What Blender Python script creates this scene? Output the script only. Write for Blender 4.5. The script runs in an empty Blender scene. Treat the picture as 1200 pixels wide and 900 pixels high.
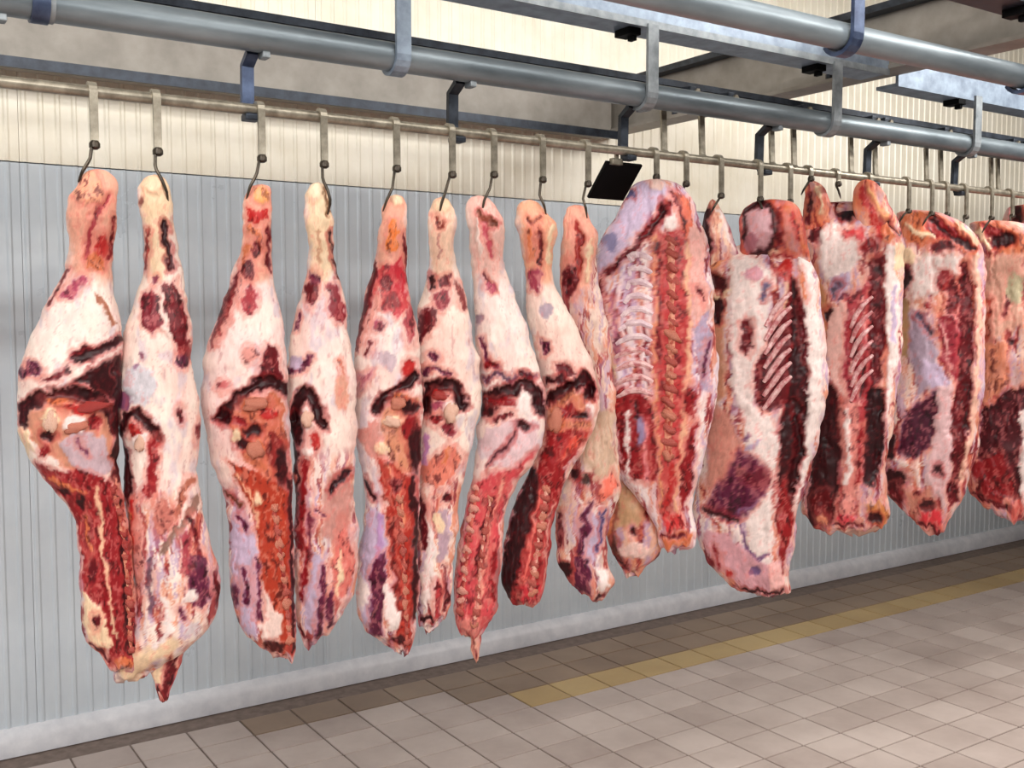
import bpy, bmesh, math, random
import numpy as np
from mathutils import Matrix, Vector

# ---------------------------------------------------------------- camera
CX, CY = 600.0, 450.0
V1, V2 = np.array([2430., 366.]), np.array([-215., 366.])
F = math.sqrt(-((V1 - [CX, CY]) @ (V2 - [CX, CY])))
def _d(p):
    v = np.array([(p[0]-CX)/F, -(p[1]-CY)/F, -1.0]); return v/np.linalg.norm(v)
_X, _Y = _d(V1), _d(V2)
RC = np.array([_X, _Y, np.cross(_X, _Y)])          # camera axes to world (X along wall, Y to wall, Z up)
CAM = np.array([0.0, 0.0, 1.5])
def ray(x, y): return RC @ np.array([(x-CX)/F, -(y-CY)/F, -1.0])
def on_plane(x, y, axis, val):
    r = ray(x, y); return CAM + r*((val-CAM[axis])/r[axis])
def project(P):
    c = RC.T @ (np.asarray(P, float)-CAM); return CX+F*c[0]/-c[2], CY-F*c[1]/-c[2], -c[2]

S = bpy.context.scene
COL = S.collection
cam = bpy.data.cameras.new('camera'); camo = bpy.data.objects.new('camera', cam); COL.objects.link(camo)
cam.sensor_fit = 'HORIZONTAL'; cam.sensor_width = 36.0; cam.lens = F/1200*36
cam.clip_start = .05; cam.clip_end = 100
camo.matrix_world = Matrix([list(RC[i])+[CAM[i]] for i in range(3)]+[[0, 0, 0, 1]])
S.camera = camo

# ---------------------------------------------------------------- world, lamps, exposure
w = bpy.data.worlds.new('world'); S.world = w; w.use_nodes = True
w.node_tree.nodes['Background'].inputs[0].default_value = (.8, .88, 1, 1)
w.node_tree.nodes['Background'].inputs[1].default_value = 0.25
S.view_settings.view_transform = 'Standard'; S.view_settings.look = 'None'
S.view_settings.exposure = 0.0; S.view_settings.gamma = 1.0; S.view_settings.use_curve_mapping = False
ROOM = dict(x0=-2.6, x1=9.5, y0=-3.4, y1=3.82, z1=3.7, zl=3.15)
def area(name, loc, sx, sy, power, col, rot=(0, 0, 0)):
    l = bpy.data.lights.new(name, 'AREA'); l.shape = 'RECTANGLE'; l.size = sx; l.size_y = sy
    l.energy = power; l.color = col
    o = bpy.data.objects.new(name, l); COL.objects.link(o); o.location = loc; o.rotation_euler = rot
    return o
UNSEEN_LAMPS = [(-1.6, -1.5, 68, 52), (0.6, -1.5, 46, 52), (5.0, -1.5, 22, 52), (-1.0, 0.0, 26, 45), (1.4, 0.0, 18, 45), (3.8, 0.0, 27, 45),
         (-0.6, 1.0, 36, 38), (1.8, 1.0, 10, 38), (4.2, 1.0, 46, 38), (-1.6, 2.5, 24, 25), (2.0, -2.8, 40, 60)]
for lx, ly, pw, tilt in UNSEEN_LAMPS:      # unseen lamps set out to balance the light; tilt turns them towards the wall
    area('unseen_lamp_light', (lx, ly+.003*tilt, ROOM['zl']-.16), 1.5, .2, pw, (1, .98, .945), (math.radians(tilt), 0, 0))

# ---------------------------------------------------------------- helpers
def lin(c):
    c = np.asarray(c, float)/255.0
    return np.where(c <= .04045, c/12.92, ((c+.055)/1.055)**2.4)
def tag(o, label=None, cat=None, group=None, kind=None):
    if label: o['label'] = label
    if cat: o['category'] = cat
    if group: o['group'] = group
    if kind: o['kind'] = kind
    return o
def empty(name, loc, rz=0.0):
    o = bpy.data.objects.new(name, None); COL.objects.link(o); o.location = loc; o.rotation_euler = (0, 0, rz)
    o.empty_display_size = .05
    return o
def link(name, me, mat, parent=None, loc=(0, 0, 0), rot=(0, 0, 0)):
    o = bpy.data.objects.new(name, me); COL.objects.link(o); o.location = loc; o.rotation_euler = rot
    if mat and not me.materials: me.materials.append(mat)
    if parent: o.parent = parent
    return o
def dup(root, loc):
    r = root.copy(); COL.objects.link(r); r.location = loc
    for ch in root.children:
        c = ch.copy(); COL.objects.link(c); c.parent = r
        for g in ch.children:
            d = g.copy(); COL.objects.link(d); d.parent = c
    return r
class MB:
    def __init__(s): s.v = []; s.f = []
    def add(s, v, f):
        n = len(s.v); s.v += [tuple(map(float, p)) for p in v]; s.f += [tuple(n+i for i in q) for q in f]; return s
    def box(s, x0, x1, y0, y1, z0, z1):
        return s.add([(x0,y0,z0),(x1,y0,z0),(x1,y1,z0),(x0,y1,z0),(x0,y0,z1),(x1,y0,z1),(x1,y1,z1),(x0,y1,z1)],
                     [(0,3,2,1),(4,5,6,7),(0,1,5,4),(1,2,6,5),(2,3,7,6),(3,0,4,7)])
    def prism(s, prof, x0, x1, axis=0):
        n = len(prof)
        def P(a, q): return (a, q[0], q[1]) if axis == 0 else ((q[0], a, q[1]) if axis == 1 else (q[0], q[1], a))
        v = [P(x0, q) for q in prof]+[P(x1, q) for q in prof]
        f = [(i, (i+1) % n, n+(i+1) % n, n+i) for i in range(n)]+[tuple(range(n))[::-1], tuple(range(n, 2*n))]
        return s.add(v, f)
    def tube(s, path, r, n=12, flat=None):
        """round (or flat: (half width along X, half thickness)) bar along a path of points"""
        P = [Vector(p) for p in path]; m = len(P); rings = []
        rr = r if isinstance(r, (list, tuple)) else [r]*m
        up = None
        for i in range(m):
            t = (P[min(i+1, m-1)]-P[max(i-1, 0)]).normalized()
            if flat:
                a = Vector((1, 0, 0)); b = t.cross(a).normalized()
                ring = [P[i]+a*flat[0]*sx+b*flat[1]*sy for sx, sy in ((-1,-1),(1,-1),(1,1),(-1,1))]
            else:
                if up is None: up = Vector((0, 0, 1)) if abs(t.z) < .9 else Vector((1, 0, 0))
                a = t.cross(up).normalized(); b = a.cross(t).normalized(); up = b
                ring = [P[i]+(a*math.cos(2*math.pi*k/n)+b*math.sin(2*math.pi*k/n))*rr[i] for k in range(n)]
            rings.append(ring)
        k = len(rings[0]); v = [p for q in rings for p in q]; f = []
        for i in range(m-1):
            for j in range(k):
                f.append((i*k+j, i*k+(j+1) % k, (i+1)*k+(j+1) % k, (i+1)*k+j))
        f += [tuple(range(k))[::-1], tuple((m-1)*k+j for j in range(k))]
        return s.add(v, f)
    def mesh(s, name, smooth=False, bevel=0):
        me = bpy.data.meshes.new(name); me.from_pydata(s.v, [], s.f)
        bm = bmesh.new(); bm.from_mesh(me)
        bmesh.ops.recalc_face_normals(bm, faces=bm.faces)
        if bevel:
            bmesh.ops.bevel(bm, geom=[e for e in bm.edges if e.is_manifold and e.calc_face_angle(0) > .6], offset=bevel, segments=2, affect='EDGES', profile=.6)
        bm.to_mesh(me); bm.free()
        if smooth:
            for p in me.polygons: p.use_smooth = True
            me.set_sharp_from_angle(angle=.7)
        me.update(); return me
    def build(s, name, mat, parent=None, loc=(0, 0, 0), rot=(0, 0, 0), smooth=False, bevel=0):
        return link(name, s.mesh(name, smooth, bevel), mat, parent, loc, rot)

# ---------------------------------------------------------------- materials
def new_mat(name):
    m = bpy.data.materials.new(name); m.use_nodes = True
    nt = m.node_tree; return m, nt, nt.nodes['Principled BSDF']
def N(nt, typ, **kw):
    n = nt.nodes.new(typ)
    for k, v in kw.items():
        if k.startswith('i_'): n.inputs[k[2:].replace('_', ' ')].default_value = v
        else: setattr(n, k, v)
    return n
def rgba(c): return (*lin(c), 1)
def basic(name, c0, c1, scale=20, rough=.5, metal=0.0, bump=.1, stretch=(1, 1, 1), detail=6, bdist=.002, spec=.5, lo=.35, hi=.65, rvar=.1):
    m, nt, b = new_mat(name)
    tc = N(nt, 'ShaderNodeTexCoord'); mp = N(nt, 'ShaderNodeMapping'); mp.inputs['Scale'].default_value = stretch
    nt.links.new(tc.outputs['Object'], mp.inputs[0])
    no = N(nt, 'ShaderNodeTexNoise', i_Scale=scale, i_Detail=detail, i_Roughness=.6); nt.links.new(mp.outputs[0], no.inputs['Vector'])
    cr = N(nt, 'ShaderNodeValToRGB'); cr.color_ramp.elements[0].position = lo; cr.color_ramp.elements[1].position = hi
    cr.color_ramp.elements[0].color = rgba(c0); cr.color_ramp.elements[1].color = rgba(c1)
    nt.links.new(no.outputs['Fac'], cr.inputs[0]); nt.links.new(cr.outputs[0], b.inputs['Base Color'])
    mr = N(nt, 'ShaderNodeMapRange'); mr.inputs['To Min'].default_value = max(.03, rough-rvar); mr.inputs['To Max'].default_value = min(1, rough+rvar)
    nt.links.new(no.outputs['Fac'], mr.inputs[0]); nt.links.new(mr.outputs[0], b.inputs['Roughness'])
    b.inputs['Metallic'].default_value = metal; b.inputs['Specular IOR Level'].default_value = spec
    if bump:
        bp = N(nt, 'ShaderNodeBump', i_Strength=bump, i_Distance=bdist); nt.links.new(no.outputs['Fac'], bp.inputs['Height'])
        nt.links.new(bp.outputs[0], b.inputs['Normal'])
    return m
M = {}
M['cream_panel'] = basic('cream_panel', (236, 228, 208), (246, 240, 224), 6, .35, bump=.02)
M['grey_panel'] = basic('grey_panel', (202, 211, 219), (212, 220, 226), 5, .30, metal=.1, bump=.02)
M['curb'] = basic('curb', (205, 206, 212), (226, 226, 230), 14, .45, bump=.1)
M['plain_wall'] = basic('plain_wall', (104, 112, 122), (122, 130, 138), 4, .5, bump=.02)
M['ceiling'] = basic('ceiling', (206, 204, 198), (218, 216, 210), 4, .6, bump=.02)
M['grout'] = basic('grout', (104, 90, 82), (128, 112, 104), 30, .8, bump=.2)
def tile_mat(name, ca, cb, rough=.32):
    m, nt, b = new_mat(name)
    oi = N(nt, 'ShaderNodeObjectInfo'); tc = N(nt, 'ShaderNodeTexCoord')
    geo = N(nt, 'ShaderNodeNewGeometry')
    no = N(nt, 'ShaderNodeTexNoise', i_Scale=3.2, i_Detail=8, i_Roughness=.65); nt.links.new(geo.outputs['Position'], no.inputs['Vector'])
    ad = N(nt, 'ShaderNodeMath', operation='MULTIPLY_ADD'); ad.inputs[1].default_value = .25; nt.links.new(oi.outputs['Random'], ad.inputs[0]); nt.links.new(no.outputs['Fac'], ad.inputs[2])
    cr = N(nt, 'ShaderNodeValToRGB'); cr.color_ramp.elements[0].position = .38; cr.color_ramp.elements[1].position = .82
    cr.color_ramp.elements[0].color = rgba(ca); cr.color_ramp.elements[1].color = rgba(cb)
    nt.links.new(ad.outputs[0], cr.inputs[0]); nt.links.new(cr.outputs[0], b.inputs['Base Color'])
    n2 = N(nt, 'ShaderNodeTexNoise', i_Scale=40, i_Detail=4); nt.links.new(geo.outputs['Position'], n2.inputs['Vector'])
    bp = N(nt, 'ShaderNodeBump', i_Strength=.12, i_Distance=.002); nt.links.new(n2.outputs['Fac'], bp.inputs['Height']); nt.links.new(bp.outputs[0], b.inputs['Normal'])
    mr = N(nt, 'ShaderNodeMapRange'); mr.inputs['To Min'].default_value = rough-.08; mr.inputs['To Max'].default_value = rough+.15
    nt.links.new(no.outputs['Fac'], mr.inputs[0]); nt.links.new(mr.outputs[0], b.inputs['Roughness'])
    return m
M['tile'] = tile_mat('tile', (160, 143, 135), (190, 175, 167), .42)
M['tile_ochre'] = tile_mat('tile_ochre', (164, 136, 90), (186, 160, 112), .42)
M['tile_brown_shade'] = tile_mat('tile_brown_shade', (122, 100, 82), (148, 126, 106), .42)  # brown tone near the far wall, with the meat row's shade put into it
M['galv'] = basic('galvanised_steel', (116, 122, 126), (156, 162, 166), 22, .5, metal=.4, bump=.08)
M['galv_blue'] = basic('blue_galvanised_steel', (112, 124, 140), (152, 166, 182), 18, .45, metal=.35, bump=.06)
M['galv_tube'] = basic('tube_steel', (100, 110, 116), (146, 156, 162), 9, .4, metal=.5, bump=.05, stretch=(.25, 1, 1))
M['galv_brown'] = basic('weathered_steel', (128, 122, 114), (150, 144, 136), 9, .55, metal=.15, bump=.1)
M['dark_steel'] = basic('dark_steel', (36, 40, 48), (58, 64, 74), 30, .45, metal=.5, bump=.1)
M['navy_steel'] = basic('navy_steel', (48, 58, 84), (84, 98, 126), 22, .4, metal=.5, bump=.1)
M['black'] = basic('black_plastic', (4, 4, 5), (8, 8, 9), 30, .7, bump=.1, spec=.15)
M['stainless'] = basic('stainless', (128, 120, 106), (174, 165, 148), 40, .38, metal=.6, bump=.05)
M['hook_dark'] = basic('hook_dark', (52, 46, 40), (84, 74, 62), 40, .4, metal=.7, bump=.1)
M['lamp_body'] = basic('lamp_body', (225, 226, 226), (238, 238, 238), 10, .4, bump=0)
def emit_mat():
    m, nt, b = new_mat('lamp_diffuser'); b.inputs['Base Color'].default_value = (1, 1, 1, 1)
    b.inputs['Emission Color'].default_value = (1, .97, .92, 1); b.inputs['Emission Strength'].default_value = 2; return m
M['diffuser'] = emit_mat()
def meat_mat():
    m, nt, b = new_mat('meat')
    at = N(nt, 'ShaderNodeAttribute', attribute_name='Col'); tc = N(nt, 'ShaderNodeTexCoord')
    mp = N(nt, 'ShaderNodeMapping'); mp.inputs['Scale'].default_value = (1.6, 1.6, .6); nt.links.new(tc.outputs['Object'], mp.inputs[0])
    no = N(nt, 'ShaderNodeTexNoise', i_Scale=70, i_Detail=6, i_Roughness=.65); nt.links.new(mp.outputs[0], no.inputs['Vector'])
    mr = N(nt, 'ShaderNodeMapRange'); mr.inputs['From Min'].default_value = .3; mr.inputs['From Max'].default_value = .7
    mr.inputs['To Min'].default_value = .86; mr.inputs['To Max'].default_value = 1.06; nt.links.new(no.outputs['Fac'], mr.inputs[0])
    mx = N(nt, 'ShaderNodeVectorMath', operation='SCALE'); nt.links.new(at.outputs['Color'], mx.inputs[0]); nt.links.new(mr.outputs[0], mx.inputs['Scale'])
    nt.links.new(mx.outputs[0], b.inputs['Base Color'])
    n2 = N(nt, 'ShaderNodeTexNoise', i_Scale=30, i_Detail=5, i_Roughness=.6); nt.links.new(mp.outputs[0], n2.inputs['Vector'])
    bp = N(nt, 'ShaderNodeBump', i_Strength=.35, i_Distance=.005); nt.links.new(n2.outputs['Fac'], bp.inputs['Height']); nt.links.new(bp.outputs[0], b.inputs['Normal'])
    r2 = N(nt, 'ShaderNodeMapRange'); r2.inputs['To Min'].default_value = .28; r2.inputs['To Max'].default_value = .6
    nt.links.new(n2.outputs['Fac'], r2.inputs[0]); nt.links.new(r2.outputs[0], b.inputs['Roughness'])
    b.inputs['Specular IOR Level'].default_value = .3
    return m
M['meat'] = meat_mat()
def flesh(name, c0, c1, scale=60, rough=.4): return basic(name, c0, c1, scale, rough, bump=.5, bdist=.004, lo=.4, hi=.6)
M['bone_red'] = flesh('red_bone', (132, 28, 30), (206, 104, 88), 55)
M['bone_pink'] = flesh('pink_bone', (196, 92, 84), (232, 176, 156), 55)
M['rib_fat'] = flesh('rib_fat', (206, 172, 180), (232, 206, 206), 50)
M['rib_red'] = flesh('rib_red', (190, 110, 112), (226, 182, 178), 50)
M['chine'] = flesh('chine_fat', (166, 62, 48), (222, 150, 122), 60)
M['fat_lump'] = flesh('fat_lump', (206, 128, 104), (246, 216, 192), 34)
M['red_lump'] = flesh('red_lump', (128, 24, 26), (186, 64, 54), 50)
M['dark_lump'] = flesh('dark_lump', (54, 10, 16), (104, 26, 30), 50)
M['kidney'] = flesh('kidney', (148, 92, 100), (206, 160, 164), 40)
# ================================================================ the room
X0, X1, Y0, Y1, Z1 = ROOM['x0'], ROOM['x1'], ROOM['y0'], ROOM['y1'], ROOM['z1']
rng = random.Random(4)
# --- far wall: ribbed sandwich panels in two tiers (cream above 2.0 m, grey-blue below)
wf = MB().box(X0, X1, Y1+.02, Y1+.12, 0, Z1).build('wall_far', M['grey_panel']); tag(wf, kind='structure')
RIB, NR = .053, 20
PW = RIB*NR
def panel_mesh(name, z0, z1):
    mb = MB(); xs = []; ys = []
    for k in range(NR):
        for dx, dy in ((0, 0), (.006, 0), (.012, -.0045), (.020, -.0045), (.026, 0)):
            xs.append(.0007+k*RIB*(PW-.0014)/PW+dx); ys.append(dy)
    xs.append(PW-.0007); ys.append(0)
    n = len(xs)
    v = [(x, y, z0) for x, y in zip(xs, ys)]+[(x, y, z1) for x, y in zip(xs, ys)]
    v += [(xs[0], .02, z0), (xs[-1], .02, z0), (xs[0], .02, z1), (xs[-1], .02, z1)]
    f = [(i, i+1, n+i+1, n+i) for i in range(n-1)]+[(2*n, 0, n, 2*n+2), (n-1, 2*n+1, 2*n+3, 2*n-1)]
    return mb.add(v, f).mesh(name)
lo_me, hi_me = panel_mesh('lower_panel', .0, 1.996), panel_mesh('upper_panel', 2.0, Z1)
k = 0
while X0+k*PW < X1-.01:
    link('lower_panel', lo_me, M['grey_panel'], wf, (X0+k*PW, Y1, 0))
    link('upper_panel', hi_me, M['cream_panel'], wf, (X0+k*PW, Y1, 0))
    k += 1
for nm, b in (('wall_left', (X0-.1, X0, Y0, Y1+.12, 0, Z1)), ('wall_right', (X1, X1+.1, Y0, Y1+.12, 0, Z1)), ('wall_near', (X0-.1, X1+.1, Y0-.1, Y0, 0, Z1))):
    tag(MB().box(*b).build(nm, M['plain_wall']), kind='structure')
tag(MB().box(X0-.1, X1+.1, Y0-.1, Y1+.12, Z1, Z1+.1).build('ceiling', M['ceiling']), kind='structure')
# sloped white curb at the foot of the far wall
cb = MB().prism([(Y1-.045, 0), (Y1-.045, .055), (Y1-.03, .075), (Y1-.004, .088), (Y1+.0, .088), (Y1+.0, 0)], X0, X1).build('baseboard_far', M['curb'], smooth=True)
tag(cb, kind='structure')
# --- floor: grout slab with single tiles
fl = MB().box(X0-.1, X1+.1, Y0-.1, Y1+.12, -.1, -.004).build('floor', M['grout']); tag(fl, kind='structure')
TX, TY, G = .1945, .163, .0035
TXO, TYO = .46, 2.2
tb = MB().box(-TX/2+G, TX/2-G, -TY/2+G, TY/2-G, -.012, 0)
tile_me = {m: tb.mesh('tile', bevel=.0022) for m in ('tile', 'tile_ochre', 'tile_brown_shade')}
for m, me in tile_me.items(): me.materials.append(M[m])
cells = []
for i in range(int((X0-TXO)/TX), int((X1-TXO)/TX)):
    for j in range(int((Y0-TYO)/TY), 10):
        x, y = TXO+(i+.5)*TX, TYO+(j+.5)*TY
        if y+TY/2 > Y1-.03: continue
        px, py, dep = project((x, y, 0))
        vis = dep > .3 and -40 < px < 1240 and py < 945
        cells.append((dep if vis else 99+dep*dep, x, y, j))
cells.sort(key=lambda c: c[0])
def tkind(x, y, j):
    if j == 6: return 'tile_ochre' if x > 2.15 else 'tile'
    if j == 7: return 'tile_brown_shade' if x > 2.0 else 'tile'
    if j >= 8: return 'tile_brown_shade' if x > 1.3 else 'tile'
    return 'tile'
rest = {m: MB() for m in tile_me}
for n, (dep, x, y, j) in enumerate(cells):
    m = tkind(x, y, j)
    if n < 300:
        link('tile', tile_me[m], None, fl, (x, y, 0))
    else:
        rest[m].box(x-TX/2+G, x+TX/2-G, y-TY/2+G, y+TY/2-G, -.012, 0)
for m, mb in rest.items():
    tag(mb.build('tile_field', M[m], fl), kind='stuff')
# --- lamps out of sight: row behind the camera inferred, others added for brightness
ZL = ROOM['zl']
lamp = empty('unseen_ceiling_lamp', (UNSEEN_LAMPS[0][0], UNSEEN_LAMPS[0][1], ZL))
for sx in (-.6, .6): MB().tube([(sx, 0, -.01), (sx, 0, Z1-ZL)], .008, 8).build('rod', M['galv'], lamp)
MB().box(-.78, .78, -.14, .14, -.10, 0).build('unseen_lamp_housing', M['lamp_body'], lamp, bevel=.01)
MB().box(-.75, .75, -.11, .11, -.12, -.10).build('lamp_diffuser', M['diffuser'], lamp, bevel=.004)
for n, (lx, ly, pw, tilt) in enumerate(UNSEEN_LAMPS):
    o = lamp if n == 0 else dup(lamp, (lx, ly, ZL))
    tag(o, 'long white fluorescent lamp out of sight above the picture, placed to balance the light', 'lamp', 'unseen fluorescent ceiling lamps')

# ================================================================ overhead steel
YR = 2.30
ZR, RR = 1.955, .0125                 # hook rail
ZT, RT, YT = 2.110, .034, 2.27        # tube
def ibeam(h, wd, t=.012):
    a, b = wd/2, h
    return [(-a, 0), (a, 0), (a, t), (t/2, t), (t/2, b-t), (a, b-t), (a, b), (-a, b), (-a, b-t), (-t/2, b-t), (-t/2, t), (-a, t)]
def cbeam(h, wd, t=.012):      # web towards -first axis
    return [(0, 0), (wd, 0), (wd, t), (t, t), (t, h-t), (wd, h-t), (wd, h), (0, h)]
def bolt(parent, loc, axis, r=.012, l=.014, mat='dark_steel'):
    mb = MB(); pts = [(r*math.cos(math.pi/3*i), r*math.sin(math.pi/3*i)) for i in range(6)]
    mb.prism(pts, 0, l, axis)
    return mb.build('bolt', M[mat], parent, loc)
# wall beam with its bottom flange
b = empty('wall_beam', (0, 3.70, 2.285))
MB().prism([(p[0], p[1]) for p in ibeam(.225, .15, .014)], X0+.02, 3.00).build('girder', M['galv_brown'], b)
mb = MB().box(X0+.02, 3.00, -.09, -.076, -.022, .012); mb.build('edge_strip', M['dark_steel'], b)
tag(b, 'grey steel girder running along the wall behind the hooked hindquarters', 'beam')
# cross beam
b = empty('cross_beam', (3.05, 0, 2.308))
MB().prism(ibeam(.215, .11, .013), -1.2, Y1, axis=1).build('girder', M['galv_brown'], b)
MB().prism([(-.060, .198), (.060, .198), (.060, .222), (-.060, .222)], -1.2, Y1, axis=1).build('top_plate', M['dark_steel'], b)
for y in (2.12, 2.5, 3.3): bolt(b, (-.03, y, .02), 2)
tag(b, 'weathered steel cross girder running from the wall over the rails', 'beam')
# beam above the occupied track, in two lengths, with clips and straps
def clip(parent, x, y):
    mb = MB().box(x-.055, x-.012, y-.02, y+.045, -.020, .0).box(x-.035, x-.02, y-.012, y+.012, -.034, -.02)
    return mb.build('clip', M['black'], parent, bevel=.002)
b1 = empty('track_beam', (0, 2.235, 2.292))
MB().prism(cbeam(.118, .115), X0+.02, 3.0).build('channel', M['galv_blue'], b1)
MB().prism([(-.004, -.006), (.0, -.006), (.0, .014), (-.004, .014)], X0+.02, 3.0).build('lip', M['galv'], b1)
for x in (1.179, 1.957, 2.736): clip(b1, x, .05)
tag(b1, 'blue-grey steel channel above the hanging rail, left of the cross girder', 'beam')
b2 = empty('track_beam', (0, 2.27, 2.27))
MB().prism(cbeam(.118, .09), 3.1, X1-.02).build('channel', M['galv_blue'], b2)
for x in (3.504, 4.282, 5.06): clip(b2, x, .02)
tag(b2, 'blue-grey steel channel above the hanging rail, right of the cross girder', 'beam')
b3 = empty('track_beam', (0, 1.50, 2.275))
MB().prism(cbeam(.215, .10), X0+.02, 3.0).build('channel', M['dark_steel'], b3)
for x in (1.93, 2.62): clip(b3, x, .03)
tag(b3, 'dark steel channel cutting the top right corner of the picture', 'beam')
# tubes on J straps
def jstrap(parent, x, y0, z0, ztop, wd=.019, mat='galv_blue'):
    r = RT+.006; pts = [(x, y0-r, ztop), (x, y0-r, z0+.02)]
    for k in range(0, 9):
        a = math.pi+k*math.pi*.85/8
        pts.append((x, y0+r*math.cos(a), z0+r*math.sin(a)))
    o = MB().tube(pts, 0, flat=(wd, .005)).build('strap', M[mat], parent)
    return o
def tube_part(mb, name, mat, parent): return mb.build(name, M[mat], parent, smooth=True)
t1 = empty('rail_tube', (0, 0, 0))
tube_part(MB().tube([(X0+.02, YT, ZT), (X1-.02, YT, ZT)], RT, 24), 'tube', 'galv_tube', t1)
tube_part(MB().tube([(.372, YT, ZT), (.405, YT, ZT)], RT+.006, 24), 'coupling', 'navy_steel', t1)
tube_part(MB().tube([(.405, YT, ZT), (.415, YT, ZT)], RT+.003, 24), 'coupling', 'galv', t1)
for x in (.40, 1.179, 1.957, 2.736):
    if x > 1: jstrap(t1, x, YT, ZT, 2.295, mat='galv_blue' if x < 1.5 else 'galv')
for x in (3.504, 4.282, 5.06): jstrap(t1, x, YT, ZT, 2.275, mat='galv')
for px in (803, 848, 935, 1015, 1030, 1100, 1180, 1196):
    x = on_plane(px, 120+(px-800)*.15, 1, YR)[0]
    MB().box(x-.012, x+.012, YT-.004, YT+.05, ZT+RT-.012, ZT+RT+.014).build('lug', M['dark_steel'], t1, bevel=.004)
    bolt(t1, (x+.012, YT-.012, ZT+RT-.002), 1, .009, .012, 'stainless')
tag(t1, 'long galvanised tube carrying the hook rail above the meat', 'tube')
# flat guide bar behind the tube
g = empty('guide_bar', (0, YT+.075, 2.105))
MB().box(X0+.02, X1-.02, 0, .012, 0, .06).build('flat_bar', M['galv'], g)
MB().box(X0+.02, X1-.02, -.016, .02, .06, .078).build('top_lip', M['dark_steel'], g)
tag(g, 'flat steel bar with dark top lip close behind the long tube', 'bar')
# second tube, nearer the camera
t2 = empty('rail_tube', (0, 0, 0))
tube_part(MB().tube([(X0+.02, 1.55, ZT), (X1-.02, 1.55, ZT)], .030, 24), 'tube', 'galv_tube', t2)
for x in (1.915, 2.63): jstrap(t2, x, 1.55, ZT, 2.29, .017, 'navy_steel')
tag(t2, 'empty galvanised tube crossing the top right, nearest the camera', 'tube')
# hook rail with brackets
hr = empty('hook_rail', (0, 0, 0))
tube_part(MB().tube([(X0+.02, YR, ZR), (X1-.02, YR, ZR)], RR, 16), 'rail', 'stainless', hr)
for x in (.30, .832, 1.371, 1.936, 2.491, 3.021, 3.524, 4.05, 4.6, 5.1):
    pts = [(x, YT+.02, ZT-RT+.004), (x, YR+.028, ZT-RT-.02), (x, YR+.03, ZR+.02), (x, YR+.016, ZR-.014), (x, YR-.012, ZR-.018)]
    MB().tube(pts, 0, flat=(.014, .007)).build('bracket', M['navy_steel' if x < 1.2 else 'dark_steel'], hr)
    MB().box(x+.012, x+.03, YT-.012, YT+.02, ZT-RT-.012, ZT-RT+.004).build('bracket_lug', M['galv'], hr, bevel=.003)
    MB().box(x-.02, x+.014, YR-.016, YR+.018, ZR-.026, ZR-.012).build('rail_shoe', M['dark_steel'], hr, bevel=.003)
for x in (2.088, 2.241, 2.545, 2.648, 2.932, 3.06, 3.349, 3.435, 3.755, 3.80, 4.2, 4.3, 4.7):
    MB().tube([(x, YR+.03, ZT-.02), (x, YR+.024, ZR+.02), (x, YR+.01, ZR+.004)], 0, flat=(.010, .004)).build('hanger_bar', M['stainless'], hr)
tag(hr, 'thin steel rail from which all the meat hooks hang', 'rail')
# black plate hanging under the rail
def solve_plate():
    P0 = on_plane(711, 190, 1, YR+.02); P1 = on_plane(753, 194, 1, YR+.02)
    best = None
    for a in np.linspace(-.3, .5, 161):
        for c in np.linspace(0, .3, 121):
            q = project(P0+np.array([0, a, -c])); e = (q[0]-689)**2+(q[1]-232)**2
            if best is None or e < best[0]: best = (e, a, c)
    return P0, P1, np.array([0, best[1], -best[2]])
P0, P1, dv = solve_plate()
P1[2] = P0[2]
pl = empty('black_plate', tuple(P0))
nrm = np.cross(P1-P0, dv); nrm = nrm/np.linalg.norm(nrm)*.008
A = np.zeros(3); B = P1-P0
MB().add([A, B, B+dv, dv, A+nrm, B+nrm, B+dv+nrm, dv+nrm], [(0,1,2,3), (4,7,6,5), (0,4,5,1), (1,5,6,2), (2,6,7,3), (3,7,4,0)]).build('plate', M['black'], pl)
MB().box(.012, .05, -.012, .004, -.006, .012).build('clamp', M['stainless'], pl, bevel=.002)
MB().box(.022, .034, -.012, -.006, .010, ZR-P0[2]+.0).build('clamp', M['stainless'], pl)
tag(pl, 'black rectangular plate tilted under the hook rail', 'plate')
# ================================================================ meat
CL = dict(W=(244,226,220), K=(243,214,182), P=(226,160,150), R=(160,38,42), B=(200,66,56), D=(66,12,20), U=(112,40,72),
          O=(220,130,90), L=(206,186,206), G=(196,160,146), M=(118,24,34), S=(238,178,156), N=(140,70,50))
class Noise:
    def __init__(s, seed): s.t = np.random.RandomState(seed).rand(256, 256)
    def __call__(s, x, y):
        xi, yi = np.floor(x).astype(int), np.floor(y).astype(int); fx, fy = x-xi, y-yi
        fx, fy = fx*fx*(3-2*fx), fy*fy*(3-2*fy); t = s.t
        a, b = t[xi % 256, yi % 256], t[(xi+1) % 256, yi % 256]; c, d = t[xi % 256, (yi+1) % 256], t[(xi+1) % 256, (yi+1) % 256]
        return (a*(1-fx)+b*fx)*(1-fy)+(c*(1-fx)+d*fx)*fy
    def fbm(s, x, y, o=3):
        r = 0; a = .5; tot = 0
        for k in range(o):
            r = r+a*s(x*2**k+17*k, y*2**k+5*k); tot += a; a *= .55
        return r/tot
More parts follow.
